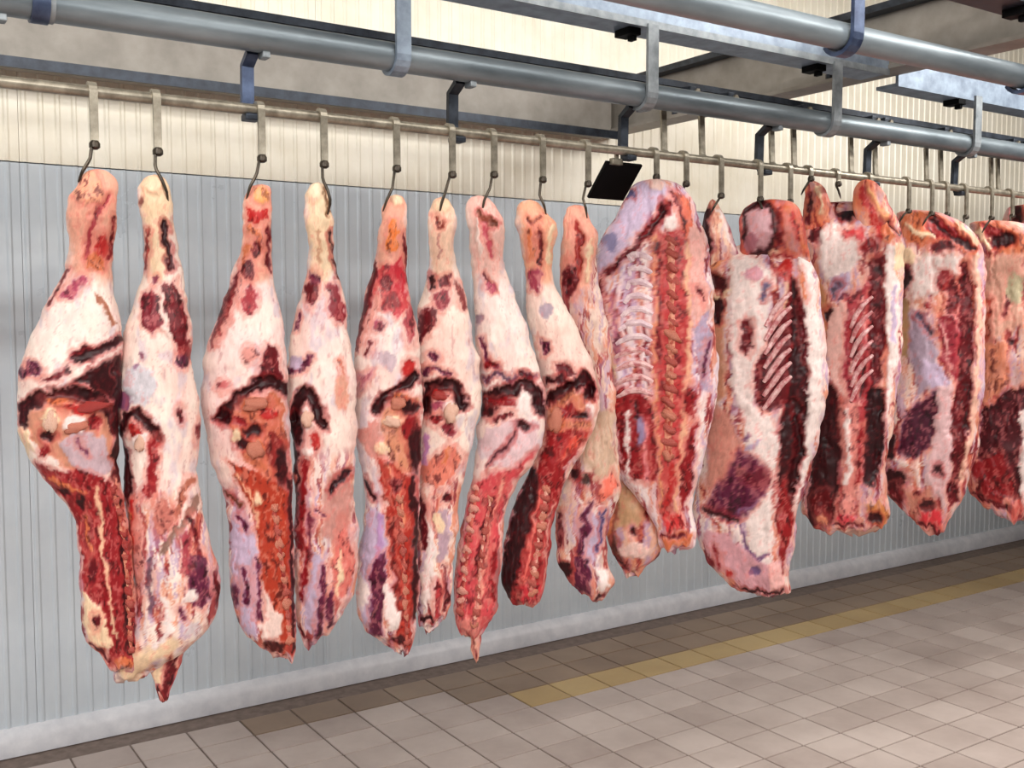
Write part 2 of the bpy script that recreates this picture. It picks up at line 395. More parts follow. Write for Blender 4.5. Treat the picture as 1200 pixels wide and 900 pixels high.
def seg_dist(x, y, pts, closed):
    d = np.full(x.shape, 1e9); P = pts+[pts[0]] if closed else pts; inside = np.zeros(x.shape, bool)
    for (ax, ay), (bx, by) in zip(P[:-1], P[1:]):
        ex, ey = bx-ax, by-ay; L = ex*ex+ey*ey+1e-9
        t = np.clip(((x-ax)*ex+(y-ay)*ey)/L, 0, 1)
        d = np.minimum(d, np.hypot(x-ax-t*ex, y-ay-t*ey))
        if closed and ay != by:
            c = ((ay > y) != (by > y)) & (x < (bx-ax)*(y-ay)/(by-ay)+ax); inside ^= c
    return np.where(inside, -d, d) if closed else d
def parse(txt):
    out = []
    for ln in txt.strip().splitlines():
        for it in ln.split(';'):
            tk = it.split()
            if not tk: continue
            kw = {}; nums = []
            col = tk[1]; col = CL[col] if col in CL else tuple(int(q) for q in col.split(','))
            for q in tk[2:]:
                if '=' in q: a, b = q.split('='); kw[a] = float(b)
                else: nums.append(float(q))
            if tk[0] == 'p' and len(nums) % 2 == 0: nums.insert(0, 0.0)
            out.append((tk[0], col, nums, kw))
    return out
class Meat:
    """one body: a closed fleshy form whose rows are (y, left, right) in photograph pixels, set on a plane that stands at
    its own hook; painted and embossed with features"""
    def __init__(s, rows, feats, base, seed, k=.75, n=2.15, red=.17, streak=.0, mess=None, hem=14, taper=0, topper=0, grow=None):
        grow = (5.0 if n > 2.5 else 1.5) if grow is None else grow
        s.hem = hem; s.streak = streak; s.mess = mess
        s.rows = np.array(rows, float); s.f = parse(feats); s.base = base; s.k = k; s.n = n; s.nz = Noise(seed); s.red = red
        s.y0, s.y1 = s.rows[0, 0], s.rows[-1, 0]
        yy = np.arange(s.y0, s.y1+.01, 1.0); L = np.interp(yy, s.rows[:, 0], s.rows[:, 1]); R = np.interp(yy, s.rows[:, 0], s.rows[:, 2])
        ker = np.exp(-np.linspace(-2, 2, 13)**2); ker /= ker.sum()
        def sm(a, e=6): return np.convolve(np.pad(a, e, mode='edge'), ker, mode='valid')
        s.yy = yy; s.L, s.R = sm(L)-grow, sm(R)+grow
        W = (s.R-s.L)/2; T = W.copy()
        for _ in range(4): T = sm(T)
        s.T = np.minimum(k*T, W*1.15+2)
        cap = 5.0                                      # round off both ends
        q = np.clip(np.minimum(yy-s.y0, s.y1-yy)/cap, 0, 1); e = np.sqrt(1-(1-q)**2)*.85+.15
        c = (s.L+s.R)/2; s.L, s.R = c-W*e, c+W*e; s.T = s.T*e
        if topper: s.T = s.T*np.clip((yy-s.y0)/topper, .25, 1)
        if taper: s.T = s.T*np.clip((s.y1-yy)/taper, .12, 1)
    def lim(s, y): return np.interp(y, s.yy, s.L), np.interp(y, s.yy, s.R), np.interp(y, s.yy, s.T)
    def shade(s, x, y):
        nz = s.nz
        wx = x+12*(nz.fbm(x/12., y/14., 4)-.5)+3*(nz(x/3.+50, y/3.5)-.5); wy = y+13*(nz.fbm(x/10.+90, y/14.+30, 4)-.5)+3*(nz(x/3.+9, y/3.5+70)-.5)
        b = np.array(s.base, float); m0 = (1.0 if s.mess is None else .25+.75*np.clip((y-s.mess)/40., 0, 1)); m0 = np.ones_like(x)*m0; m0 = m0[:, None]
        a = nz.fbm(x/26.+3, y/34.+8, 3)[:, None]; c = np.clip((a-.38)*4, 0, 1)
        col = b*(1-c)+np.array([252, 236, 222])*c*.5+b*c*.5
        a = np.clip((nz.fbm(x/7.+40, y/38., 4)-.56)*7, 0, 1)[:, None]*s.red*1.9*m0
        col = col*(1-a)+np.array([214, 124, 116])*a
        a = np.clip((nz.fbm(x/30.+15, y/44.+9, 3)-.5)*5, 0, 1)[:, None]*s.red*1.1
        col = col*(1-a)+np.array([228, 164, 152])*a
        a = np.clip((nz.fbm(x/12.+140, y/26.+60, 3)-.6)*8, 0, 1)[:, None]*.45
        col = col*(1-a)+np.array([200, 186, 202])*a
        v = np.abs(nz.fbm(x/9.+200, y/24.+33, 3)-.5); a = np.clip(1-v/.014, 0, 1)[:, None]*s.red*1.2     # veins
        col = col*(1-a)+np.array([176, 84, 86])*a
        a = np.clip((nz.fbm(x/5.+240, y/16.+60, 3)-.72)*14, 0, 1)[:, None]*.7*m0
        col = col*(1-a)+np.array([128, 34, 46])*a
        dz = 6*(nz.fbm(x/24.+5, y/34.+5, 3)-.5)+1.3*(nz.fbm(x/6.+5, y/12.+5, 2)-.5)
        ms = 1.0 if s.mess is None else np.clip((y-s.mess)/40., 0, 1)
        st = nz.fbm(wx/4.5+70, wy/44.+21, 4)
        if s.streak:
            for lo, cc in ((.57, (176, 52, 56)), (.63, (112, 22, 34))):
                a = (np.clip((st-lo)*13, 0, 1)*s.streak*ms)[:, None]; col = col*(1-a)+np.array(cc)*a
            s2 = nz.fbm(wx/4.+170, wy/36.+121, 4)
            a = (np.clip((s2-.58)*12, 0, 1)*s.streak*ms)[:, None]; col = col*(1-a)+np.array([190, 160, 190])*a
            a = (np.clip((.40-s2)*12, 0, 1)*s.streak*ms)[:, None]; col = col*(1-a)+np.array([222, 136, 104])*a
            dz = dz-3*np.clip((st-.6)*9, 0, 1)*ms*s.streak
        fine = nz.fbm(wx/3.2+31, wy/9.+17, 4); fin2 = nz.fbm(wx/2.6+81, wy/7.+57, 3)
        for kind, fc, nums, kw in s.f:
            sf = kw.get('s', 1.6)
            if kind == 'e':
                dep, cx, cy, rx, ry = nums[:5]; d = (np.hypot((wx-cx)/rx, (wy-cy)/ry)-1)*min(rx, ry)
            elif kind == 'p':
                dep = nums[0]; q = nums[1:]; d = seg_dist(wx, wy, list(zip(q[::2], q[1::2])), True)
            else:
                dep, wd = nums[:2]; q = nums[2:]; d = seg_dist(wx, wy, list(zip(q[::2], q[1::2])), False)-wd*.5*(.7+.6*nz(x/9.+11, y/9.))
            a = np.clip(.5-d/(2*sf), 0, 1); a = a*a*(3-2*a)
            sat = fc[0]-fc[1]; f3 = np.array(fc, float)
            if sat > 62 and fc[1] < 118: f3 = f3*np.array([.98, .84, .95])
            if sat > 62 and fc[0] > 85:            # muscle: dark crevices, pale fat threads
                dk = np.clip((.44-fine)*7, 0, 1)[:, None]*.72; lt = np.clip((fin2-.56)*9, 0, 1)[:, None]*.6
                fcol = f3*(1-dk)+f3*np.array([.46, .3, .36])*dk; fcol = fcol*(1-lt)+(np.array([234, 172, 156])*.75+f3*.25)*lt
                h = np.clip(1-np.abs(d-2.5)/3.5, 0, 1)[:, None]*.45*(d > 0)[:, None]; col = col*(1-h)+np.array([222, 128, 116])*h
            elif fc[0] <= 125:                    # dark hollows and purple stains
                lt = np.clip((fin2-.6)*8, 0, 1)[:, None]*.42; fcol = f3*(.65+.7*fine)[:, None]; fcol = fcol*(1-lt)+np.array([150, 52, 56])*lt
                h = np.clip(1-np.abs(d-2)/3., 0, 1)[:, None]*.5*(d > 0)[:, None]; col = col*(1-h)+np.array([176, 62, 62])*h
            else:
                fcol = f3*(.9+.2*fine)[:, None]; lt = np.clip((fine-.6)*8, 0, 1)[:, None]*.3; fcol = fcol*(1-lt)+np.array([206, 110, 104])*lt
            fcol = np.clip(fcol, 2, 252)
            col = col*(1-a[:, None])+fcol*a[:, None]
            ad = np.clip(.5-d/7., 0, 1); dz = dz+dep*1.0*ad*ad*(3-2*ad)
        col = 255*(np.clip(col, 2, 252)/255)**1.22
        return col, dz
    def depth(s, x, y, emboss=True):
        x, y = np.atleast_1d(np.asarray(x, float)), np.atleast_1d(np.asarray(y, float))
        L, R, T = s.lim(y); u = np.clip((x-(L+R)/2)/((R-L)/2+1e-6), -1, 1)
        d = T*np.sqrt(np.clip(1-np.abs(u)**s.n, 0, 1))
        if emboss: d = d+s.shade(x, y)[1]*np.clip((1-np.abs(u))*5, 0, 1)
        return d
    def mesh(s, frame, name='body', step=2.0, nf=72, nb=22):
        ny = max(8, int((s.y1-s.y0)/step)); ys = np.linspace(s.y0, s.y1, ny)
        tf = np.linspace(math.pi, 0, nf); tb_ = np.linspace(0, -math.pi, nb+2)[1:-1]
        th = np.concatenate([tf, tb_]); n = len(th)
        L, R, T = s.lim(ys)
        wob = 6.0*(s.nz.fbm(ys/20., ys*0+1, 3)-.5); wob2 = 6.0*(s.nz.fbm(ys/20., ys*0+31, 3)-.5); L = L+wob; R = R+wob2
        u = np.cos(th)[None, :]; X = ((L+R)/2)[:, None]+((R-L)/2)[:, None]*u; Yg = np.repeat(ys[:, None], n, 1)
        prof = np.sqrt(np.clip(1-np.abs(u)**s.n, 0, 1)); D = T[:, None]*prof
        fr = (np.arange(n) < nf)[None, :]
        col, dz = s.shade(X.ravel(), Yg.ravel()); dz = dz.reshape(ny, n); col = col.reshape(ny, n, 3)
        edge = np.clip((1-np.abs(u))*5, 0, 1)
        D = np.where(fr, D+dz*edge, -D*.9)
        bx = X.ravel()+333; by = Yg.ravel()
        sub = s.f; s.f = []; bc, bz = s.shade(bx, by); s.f = sub
        rr = np.clip((s.nz.fbm(bx/20., by/30., 3)-.45)*6, 0, 1)[:, None]; bc = bc*(1-rr)+np.array([150, 44, 46])*rr
        fade = np.clip(-np.sin(th)*3, 0, 1)[None, :, None]
        col = np.where(fr[..., None], col, col*(1-fade)+bc.reshape(ny, n, 3)*fade)
        t = np.clip((Yg-(s.y1-45))/45, 0, 1)**2; Yg = Yg+t*s.hem*(s.nz.fbm(X/9.+3, X*0+np.sin(th)[None, :]*1.5+7, 3)-.5)*2
        lx, lz = frame.to_local(X.ravel(), Yg.ravel())
        V = np.stack([lx, -D.ravel()*frame.sc, lz], 1)
        idx = np.arange(ny*n).reshape(ny, n); q = np.stack([idx[:-1], np.roll(idx[:-1], -1, 1), np.roll(idx[1:], -1, 1), idx[1:]], -1).reshape(-1, 4)
        faces = [tuple(t) for t in q.tolist()]+[tuple(idx[0].tolist())[::-1], tuple(idx[-1].tolist())]
        # outward orientation: rows run downwards, columns left to right over the front
        me = bpy.data.meshes.new(name); me.from_pydata(V.tolist(), [], [f[::-1] for f in faces])
        at = me.color_attributes.new('Col', 'FLOAT_COLOR', 'POINT')
        c4 = np.ones((ny*n, 4), np.float32); c4[:, :3] = lin(col.reshape(-1, 3)); at.data.foreach_set('color', c4.ravel())
        me.polygons.foreach_set('use_smooth', [True]*len(me.polygons)); me.update()
        return me
class Frame:
    """vertical plane through a point of the hook rail, square to the horizontal line of sight"""
    def __init__(s, px, y=None):
        s.P = on_plane(px, 220, 1, YR if y is None else y); v = np.array([s.P[0]-CAM[0], s.P[1]-CAM[1], 0]); s.dist = np.linalg.norm(v); s.v = v/s.dist
        s.r = np.array([s.v[1], -s.v[0], 0]); s.rz = math.atan2(s.r[1], s.r[0])
        s.zb = 0.6; s.sc = project(s.P)[2]/F
    def to_local(s, x, y):
        x, y = np.atleast_1d(np.asarray(x, float)), np.atleast_1d(np.asarray(y, float))
        d = RC @ np.stack([(x-CX)/F, -(y-CY)/F, -np.ones_like(x)])
        t = s.dist/(s.v @ d); p = CAM[:, None]+d*t
        return s.r @ (p-s.P[:, None]), p[2]-s.zb
    def base(s): return (s.P[0], s.P[1], s.zb)
# a knobbly vertebra and a smooth lump, shared between copies
def knob_mesh(name, seed, amp=.18, nu=10, nv=7):
    r = random.Random(seed); mb = MB(); v = []; f = []
    ph = [r.uniform(0, 6.28) for _ in range(6)]
    for i in range(nv):
        t = math.pi*(i+.5)/nv
        for j in range(nu):
            p = 2*math.pi*j/nu
            q = 1+amp*(math.sin(2*p+ph[0])*math.sin(2*t+ph[1])+.7*math.sin(3*p+ph[2])*math.sin(t*3+ph[3]))
            v.append((q*math.sin(t)*math.cos(p), q*math.sin(t)*math.sin(p), q*math.cos(t)))
    for i in range(nv-1):
        for j in range(nu): f.append((i*nu+j, (i+1)*nu+j, (i+1)*nu+(j+1) % nu, i*nu+(j+1) % nu))
    f += [tuple(range(nu))[::1], tuple((nv-1)*nu+j for j in range(nu))[::-1]]
    mb.add(v, f); me = mb.mesh(name)
    for p in me.polygons: p.use_smooth = True
    return me
KNOB = {}
def knob(name, mat, seed):
    key = (name, mat, seed % 4)
    if key not in KNOB: KNOB[key] = knob_mesh(name, 10+seed % 4, .3); KNOB[key].materials.append(M[mat])
    return KNOB[key]
def lump(root, fr, body, name, mat, x, y, rx, ry, out=.0, rot=0, seed=0, dep=None, dd=None):
    lx, lz = fr.to_local(x, y); d = (float(body.depth(x, y)[0]) if dd is None else dd)+out
    o = link(name, knob(name, mat, seed), None, root, (float(lx[0]), -d*fr.sc, float(lz[0])), (0, rot, 0))
    o.scale = (rx*fr.sc, (dep or min(rx, ry)*.6)*fr.sc, ry*fr.sc); return o
def path_at(pts, n):
    P = np.array(pts, float); s = np.r_[0, np.cumsum(np.hypot(*np.diff(P, axis=0).T))]; t = np.linspace(0, s[-1], n)
    return np.stack([np.interp(t, s, P[:, 0]), np.interp(t, s, P[:, 1])], 1)
def spine(root, fr, body, pts, n, rx, ry, mat='bone_red', cord='chine', out=.0, tilt=.0):
    C = path_at(pts, 24); lx, lz = fr.to_local(C[:, 0], C[:, 1]); d = body.depth(C[:, 0], C[:, 1])+out-rx*.35
    mb = MB().tube([(lx[i], -d[i]*fr.sc, lz[i]) for i in range(24)], rx*.62*fr.sc, 8)
    sp = mb.build('spine', M[cord], root, smooth=True)
    C = path_at(pts, n); dd = body.depth(C[:, 0], C[:, 1]); rg = random.Random(int(pts[0][0]))
    alt = {'bone_red': 'chine', 'bone_pink': 'bone_red', 'red_lump': 'bone_red', 'chine': 'bone_red'}[mat]
    for i, (a, b) in enumerate(C):
        j = min(i, n-2); an = math.atan2(C[j+1][0]-C[j][0], C[j+1][1]-C[j][1])
        lump(sp, fr, body, 'vertebra', alt if rg.random() < .35 else mat, a+rg.uniform(-.12, .12)*rx, b, rx*rg.uniform(.75, 1.1), ry*rg.uniform(.85, 1.1), out-rg.uniform(0, .25)*rx, an+rg.uniform(-.25, .25)+tilt, i, rx*.6, float(dd[i]))
    return sp
def rib(root, fr, body, pts, r, mat='rib_fat', out=.5):
    C = path_at(pts, 10); lx, lz = fr.to_local(C[:, 0], C[:, 1]); d = body.depth(C[:, 0], C[:, 1])+out
    rr = [r*fr.sc*(.55+.45*math.sin(math.pi*(i+.7)/10.4)) for i in range(10)]
    return MB().tube([(lx[i], -d[i]*fr.sc, lz[i]) for i in range(10)], rr, 8).build('rib', M[mat], root, smooth=True)
def carcass(name, px, body, label, group, cat='meat'):
    fr = Frame(px); root = empty(name, fr.base(), fr.rz); tag(root, label, cat, group)
    link('body', body.mesh(fr), M['meat'], root)
    return root, fr
def sub(root, fr, name, rows, feats, base, seed, k=.7, out=0.0, red=.25, streak=.4, hem=8, taper=0):
    b = Meat(rows, feats, base, seed, k, red=red, streak=streak, hem=hem, taper=taper); o = link(name, b.mesh(fr, name, 2.0, 36, 14), M['meat'], root, (0, -out*fr.sc, 0)); return o, b
HQ = 'hindquarters hanging from the rail'
FQ = 'forequarters hanging from the rail'
# ---- 1
b = Meat([(198,106,124),(209,96,134),(228,82,136),(246,78,136),(268,80,135),(290,81,131),(316,77,130),(338,65,131),(363,51,136),(389,39,141),(415,29,143),(437,23,141),(473,21,139),(503,22,139),(515,26,138),(540,38,137),(559,50,138),(577,66,142),(595,82,147),(610,91,150),(647,95,153),(676,94,157),(705,95,159),(735,97,159),(753,103,159),(771,122,158),(784,134,156)], '''
p S s=8 70 195 140 195 136 300 128 330 85 325 78 260; e 240,176,146 4 102 222 17 20
l 180,80,80 -4 5 126 232 114 248 106 268 101 300; e B -1 119 292 9 17; e O 2 112 308 12 10; l 150,50,50 -2 4 132 255 130 305
l M 0 4 81 318 70 338 58 358; p 186,96,112 0 70 348 96 324 104 332 82 350; l 180,120,96 -2 5 112 345 128 362 133 380
e U -3 41 431 10 9; e U 0 28 436 6 5; p M -2 49 444 66 434 82 427 80 436 62 445; e M -2 98 412 11 7; l D -3 8 90 420 120 408 138 398
p D -4 86 447 105 432 142 412 142 470 120 462 104 450
l D -9 14 29 494 30 474 44 468 60 461 88 457 112 464 128 480 132 500
p 222,160,135 -2 38 480 60 470 110 470 128 492 134 545 110 558 70 540 45 520 34 500
e O 4 70 467 16 6; e B 3 100 475 22 7; e K 5 60 488 9 12; e W 4 88 494 14 11; e D -4 57 507 8 6; e R -2 112 492 8 8
p 206,180,186 2 70 512 100 500 122 508 130 545 112 560 85 540; l U -1 4 92 512 102 528; e K 3 30 518 9 18; e R 0 52 524 8 8
l D -7 10 139 425 140 470 138 520 134 560
p R -1 42 540 62 548 90 545 122 558 140 580 156 650 160 775 128 774 120 715 98 690 94 625 80 590 55 560
l O 1 6 60 556 85 570 100 575; e D -3 95 585 5 7; e D -3 75 575 4 4; e M -1 104 620 6 20; e M -1 108 665 5 14; l O 0 4 100 600 106 640
l 235,190,160 2 4 112 568 118 600 122 650 130 700 134 740; l 225,150,130 1 4 134 560 146 600 153 650 158 700
p K 2 95 690 112 700 124 718 130 750 112 755 103 745 97 725; l M -2 4 106 753 122 762 132 770; e M -1 112 722 5 8
l D -3 6 138 580 146 660 152 760; e O 2 146 774 10 7
''', (244,224,216), 1, .72, streak=.6, mess=620)
r, fr = carcass('beef_hindquarter', 107, b, 'leftmost hindquarter on the rail, thick pink shank above a wide open hip', HQ)
spine(r, fr, b, [(130,570),(141,610),(146,660),(150,700),(151,758)], 15, 6.5, 5.6, 'red_lump', 'chine', -1.5)
lump(r, fr, b, 'pelvic_bone', 'fat_lump', 62, 490, 8, 11, -1.5, .3, 1); lump(r, fr, b, 'pelvic_bone', 'chine', 90, 496, 13, 6, -1.5, -.3, 2); lump(r, fr, b, 'muscle_lump', 'red_lump', 104, 474, 20, 6, 0, -.15, 3)
# ---- 2
b = Meat([(205,172,190),(220,163,199),(239,164,201),(257,169,199),(283,170,205),(308,170,211),(334,166,215),(356,158,219),(385,148,223),(418,141,224),(455,138,229),(492,139,235),(515,144,232),(544,147,230),(573,147,232),(603,150,236),(632,152,245),(661,155,255),(691,157,258),(720,157,253),(742,150,238),(764,138,216),(782,134,180),(796,136,160)], '''
p K s=6 160 200 205 200 200 260 192 330 178 330 168 260; e 245,206,176 4 178 214 13 15; e 150,100,90 -2 166 238 4 5
l D -4 7 191 262 196 290 200 315; l 190,100,80 -1 4 172 270 171 315; e 150,80,90 -1 182 328 5 6
p 140,36,52 1 167 345 178 338 186 348 189 380 182 392 170 385 166 365; p 128,28,38 1 192 335 205 330 214 360 222 395 222 420 212 428 207 400 195 385
l 240,215,205 3 5 190 345 192 380 200 395; e U 0 213 422 7 10; e 150,90,110 0 164 419 3 4; e 160,100,130 -2 147 468 10 9; e 150,100,130 0 160 430 3 5
e 216,208,212 1 165 450 18 22
l D -8 10 140 505 148 485 162 482 175 495 186 512; e B 2 158 500 8 8; e W 3 166 515 9 12; e R 0 180 520 8 12; e M 0 211 482 4 8; e M -1 232 505 4 10
p D -9 141 516 152 528 154 560 150 592 142 575; l R 0 10 180 515 182 540 176 570; e R 0 172 572 8 8; l P 0 8 160 580 163 640 165 690; l B 0 5 154 585 156 640
l 160,124,112 -3 8 190 640 215 605 230 585; l 190,120,100 0 8 196 610 222 560; l M -2 5 220 600 228 620 236 650; p U 0 222 640 240 650 246 690 236 705 222 700 218 670; e W 1 222 690 8 8; l 186,96,96 0 8 214 620 218 660
l 130,100,115 -2 4 176 650 175 690 178 710; l U -1 5 210 705 216 715; p K s=5 140 770 165 755 200 740 215 745 180 772 160 795 140 795; e M 0 253 690 4 25
l O 0 5 152 600 154 700; e 206,130,118 0 190 600 12 20; l W 1 6 190 690 200 730 180 750
''', (244,222,212), 2, .72, streak=.6, mess=560)  # greyish-brown stroke across the flank is shade put into the colour
r, fr = carcass('beef_hindquarter', 181, b, 'hindquarter second from the left, slim pale hock and wide flank ending in a pointed flap', HQ)
sub(r, fr, 'flank_flap', [(758,172,216),(775,174,212),(792,180,204),(808,184,199),(822,188,192)], 'p K 0 174 768 190 766 190 800 182 800; l M -1 9 204 760 198 790 192 815; l D -2 3 184 805 190 822', (214,150,128), 22, .35)
lump(r, fr, b, 'pelvic_bone', 'fat_lump', 165, 515, 6, 10, -1, .2, 2)
# ---- 3
b = Meat([(216,297,314),(232,289,316),(255,286,317),(277,286,316),(297,283,317),(322,273,318),(345,265,323),(367,257,328),(393,249,333),(425,240,335),(458,236,336),(483,236,337),(497,240,338),(520,245,339),(547,252,340),(573,262,341),(600,268,341),(630,270,342),(663,270,343),(697,273,344),(727,280,345),(747,292,346),(760,312,346),(768,328,345)], '''
p S s=6 285 214 318 214 318 300 312 330 285 330 285 260; e 245,178,120 3 305 228 9 10
p 205,60,50 0 288 245 300 250 314 246 316 258 305 262 290 262; l O 1 7 292 268 303 275 306 290; e M -2 300 292 6 9; l M -3 4 314 270 316 320; l O 1 5 285 310 292 290; e M 0 292 318 9 11
p 176,50,60 0 280 350 294 332 304 342 300 366 288 372; p M 1 275 325 281 318 270 370 256 395 250 408 247 400 258 360; l P 1 4 283 330 270 370 254 400
e P 0 294 414 8 10; e 210,120,120 0 263 450 7 5; p M -2 312 404 322 410 332 440 315 450 300 450
l D -9 13 258 490 270 475 282 462 300 448 318 446 332 455
p 205,120,90 0 268 490 285 470 320 458 334 470 335 560 310 560 285 530 275 510
e O 4 300 470 14 6; e R -2 280 490 6 6; e B 2 316 480 10 8; e D -5 296 500 10 7; e O 3 298 520 12 10; e 150,60,50 0 320 520 9 22; e D -4 330 545 8 22; e D -5 265 488 7 8; e D -4 285 515 9 7; e K 4 278 508 6 8
p 190,85,50 1 268 535 290 545 320 560 338 575 341 640 342 760 330 765 318 700 305 670 300 600 280 565
l 235,180,150 2 4 278 550 296 580 302 610; e K 3 303 578 4 8; p 240,212,202 2 308 675 318 705 330 720 328 745 306 745 302 700
p L 0 276 580 296 610 302 650 300 740 285 735 272 690 270 630; l U -2 5 282 600 290 615; e U -1 275 695 6 14; e U 0 276 730 5 10; l U -1 4 300 650 304 720; l U -1 5 286 660 290 700
e 100,24,20 -2 320 752 12 7; l D -3 5 338 560 342 640 344 700 342 755; l 120,60,40 -2 4 264 575 282 590
''', (244,218,212), 3, .72, streak=.6, mess=560)
r, fr = carcass('beef_hindquarter', 304, b, 'third hindquarter from the left, orange-red shank and brown cut backbone', HQ)
spine(r, fr, b, [(320,590),(327,640),(333,690),(338,745)], 12, 6, 6, 'chine', 'bone_red', -.5)
lump(r, fr, b, 'pelvic_bone', 'chine', 300, 470, 14, 7, 0, -.3, 1); lump(r, fr, b, 'pelvic_bone', 'chine', 299, 522, 9, 10, -1.5, .3, 3)
# ---- 4
b = Meat([(214,366,380),(229,359,386),(248,358,387),(271,361,389),(297,363,391),(322,359,395),(345,355,400),(367,347,405),(393,341,408),(425,338,413),(458,338,415),(483,339,416),(500,342,416),(530,345,415),(563,346,413),(597,347,415),(630,346,419),(663,346,420),(697,346,413),(727,348,393),(743,352,384),(753,356,367)], '''
p K s=5 356 214 390 214 392 300 385 335 365 320 360 260; e 246,218,190 3 370 225 9 12; l 150,110,80 -2 4 382 222 386 245 384 255; l 214,166,136 -2 3 374 270 372 310
l 90,40,40 -4 4 387 275 390 300 396 325; e U -2 369 326 6 8; e M 0 365 345 7 13; p 150,45,55 0 384 335 394 335 402 360 404 380 394 378 386 360
l U -1 4 352 370 347 385; l U -3 6 340 435 352 432 366 420; e L -1 348 425 9 8; l 215,130,110 0 4 395 420 402 445; e 226,170,150 0 400 460 8 20
l D -9 11 343 490 350 470 360 458 368 468 374 485 380 495; e W 2 358 485 6 8; e B 0 368 515 5 10; e D -6 348 500 8 18
l D -6 6 344 520 348 560 347 600; e W 3 362 528 6 6; l R 0 8 358 540 354 580 352 640; p 205,150,140 s=5 0 380 560 410 540 412 600 400 640 375 620
l 60,20,30 -4 7 388 572 400 558 408 548; l U -1 4 370 590 378 600; l 150,80,90 -1 5 364 600 362 650; p L 0 364 640 380 650 384 720 372 745 358 735 360 690
l U 0 8 378 660 378 710 372 740; e 225,130,120 0 402 655 12 42; l K 1 4 398 640 396 690; p U 0 383 690 392 680 392 730 384 738; l 240,190,175 2 6 349 660 350 720; l M -2 4 346 730 356 745; l R 0 4 358 640 356 700
''', (244,220,212), 4, .72, streak=.6, mess=520)
r, fr = carcass('beef_hindquarter', 376, b, 'fourth hindquarter from the left, pale shank with dark streak and lilac lower flank', HQ)
lump(r, fr, b, 'pelvic_bone', 'fat_lump', 360, 488, 7, 9, 0, .2, 0)
# ---- 5
b = Meat([(228,459,470),(242,450,475),(264,446,475),(288,445,474),(307,440,475),(329,434,476),(354,427,479),(376,423,486),(400,419,490),(425,416,492),(457,415.5,494),(491,416,494),(506,418,493),(532,420,493),(561,427,492),(587,430,490),(619,426,489),(651,421,489),(683,418,489),(716,420,487),(741,432,485),(757,461,482),(765,467,477)], '''
p S s=5 444 226 476 226 476 300 470 340 445 320; e K 3 463 235 7 8; l 238,136,66 1 9 460 262 459 290; l M -2 4 473 275 478 330
p 204,62,70 0 445 318 470 300 476 330 480 360 466 372 450 360 440 345; e M -1 454 334 6 9; e R 0 458 353 12 9; p M 1 440 300 446 320 436 360 425 395 419 415 418 400 428 345
l P 1 4 446 340 436 375 426 400; l M 0 4 438 400 431 416; e 190,110,120 0 445 382 5 6; e 190,100,96 0 481 380 6 20; e 208,184,190 0 455 422 10 10; p 205,130,140 s=4 0 418 440 440 430 432 450 420 462
e B -2 480 432 8 10; l D -9 12 440 480 446 466 462 460 478 450 488 440
p 215,150,120 0 448 480 470 462 490 465 492 540 470 555 450 520; e O 3 468 468 9 6; e D -5 480 478 12 8; e K 3 460 490 10 6; e R 0 478 500 10 14; e D -6 486 525 7 28
p 220,160,150 0 420 500 442 490 455 520 448 540 430 530; e K 3 448 522 9 7
p 186,70,48 1 446 530 462 540 486 565 482 620 484 700 482 760 466 755 468 700 456 640 452 590; l 232,154,124 2 4 455 540 470 575 472 610; e M -1 465 565 7 9; l 150,50,40 -2 6 460 610 462 660 470 720
p L 0 432 588 450 600 454 650 448 690 440 740 424 725 420 690 424 640; l 196,158,196 1 6 446 600 444 650; p U 0 436 660 452 640 452 690 446 740 436 742 434 700; p W 2 453 670 466 700 468 728 456 735 450 700
l D -3 6 430 560 440 580; e M -2 470 748 10 7; l D -3 6 484 560 486 640 486 720; e W 1 424 690 6 20
''', (244,222,216), 5, .72, streak=.6, mess=560)
r, fr = carcass('beef_hindquarter', 461, b, 'fifth hindquarter from the left, deep red narrow shank, brown backbone, lilac and purple flank', HQ)
spine(r, fr, b, [(468,580),(472,640),(474,700),(476,748)], 12, 5, 6, 'chine', 'bone_red', -.5)
lump(r, fr, b, 'pelvic_bone', 'chine', 466, 470, 9, 7, 0, -.3, 2); lump(r, fr, b, 'pelvic_bone', 'fat_lump', 460, 491, 10, 6, 0, .1, 1)
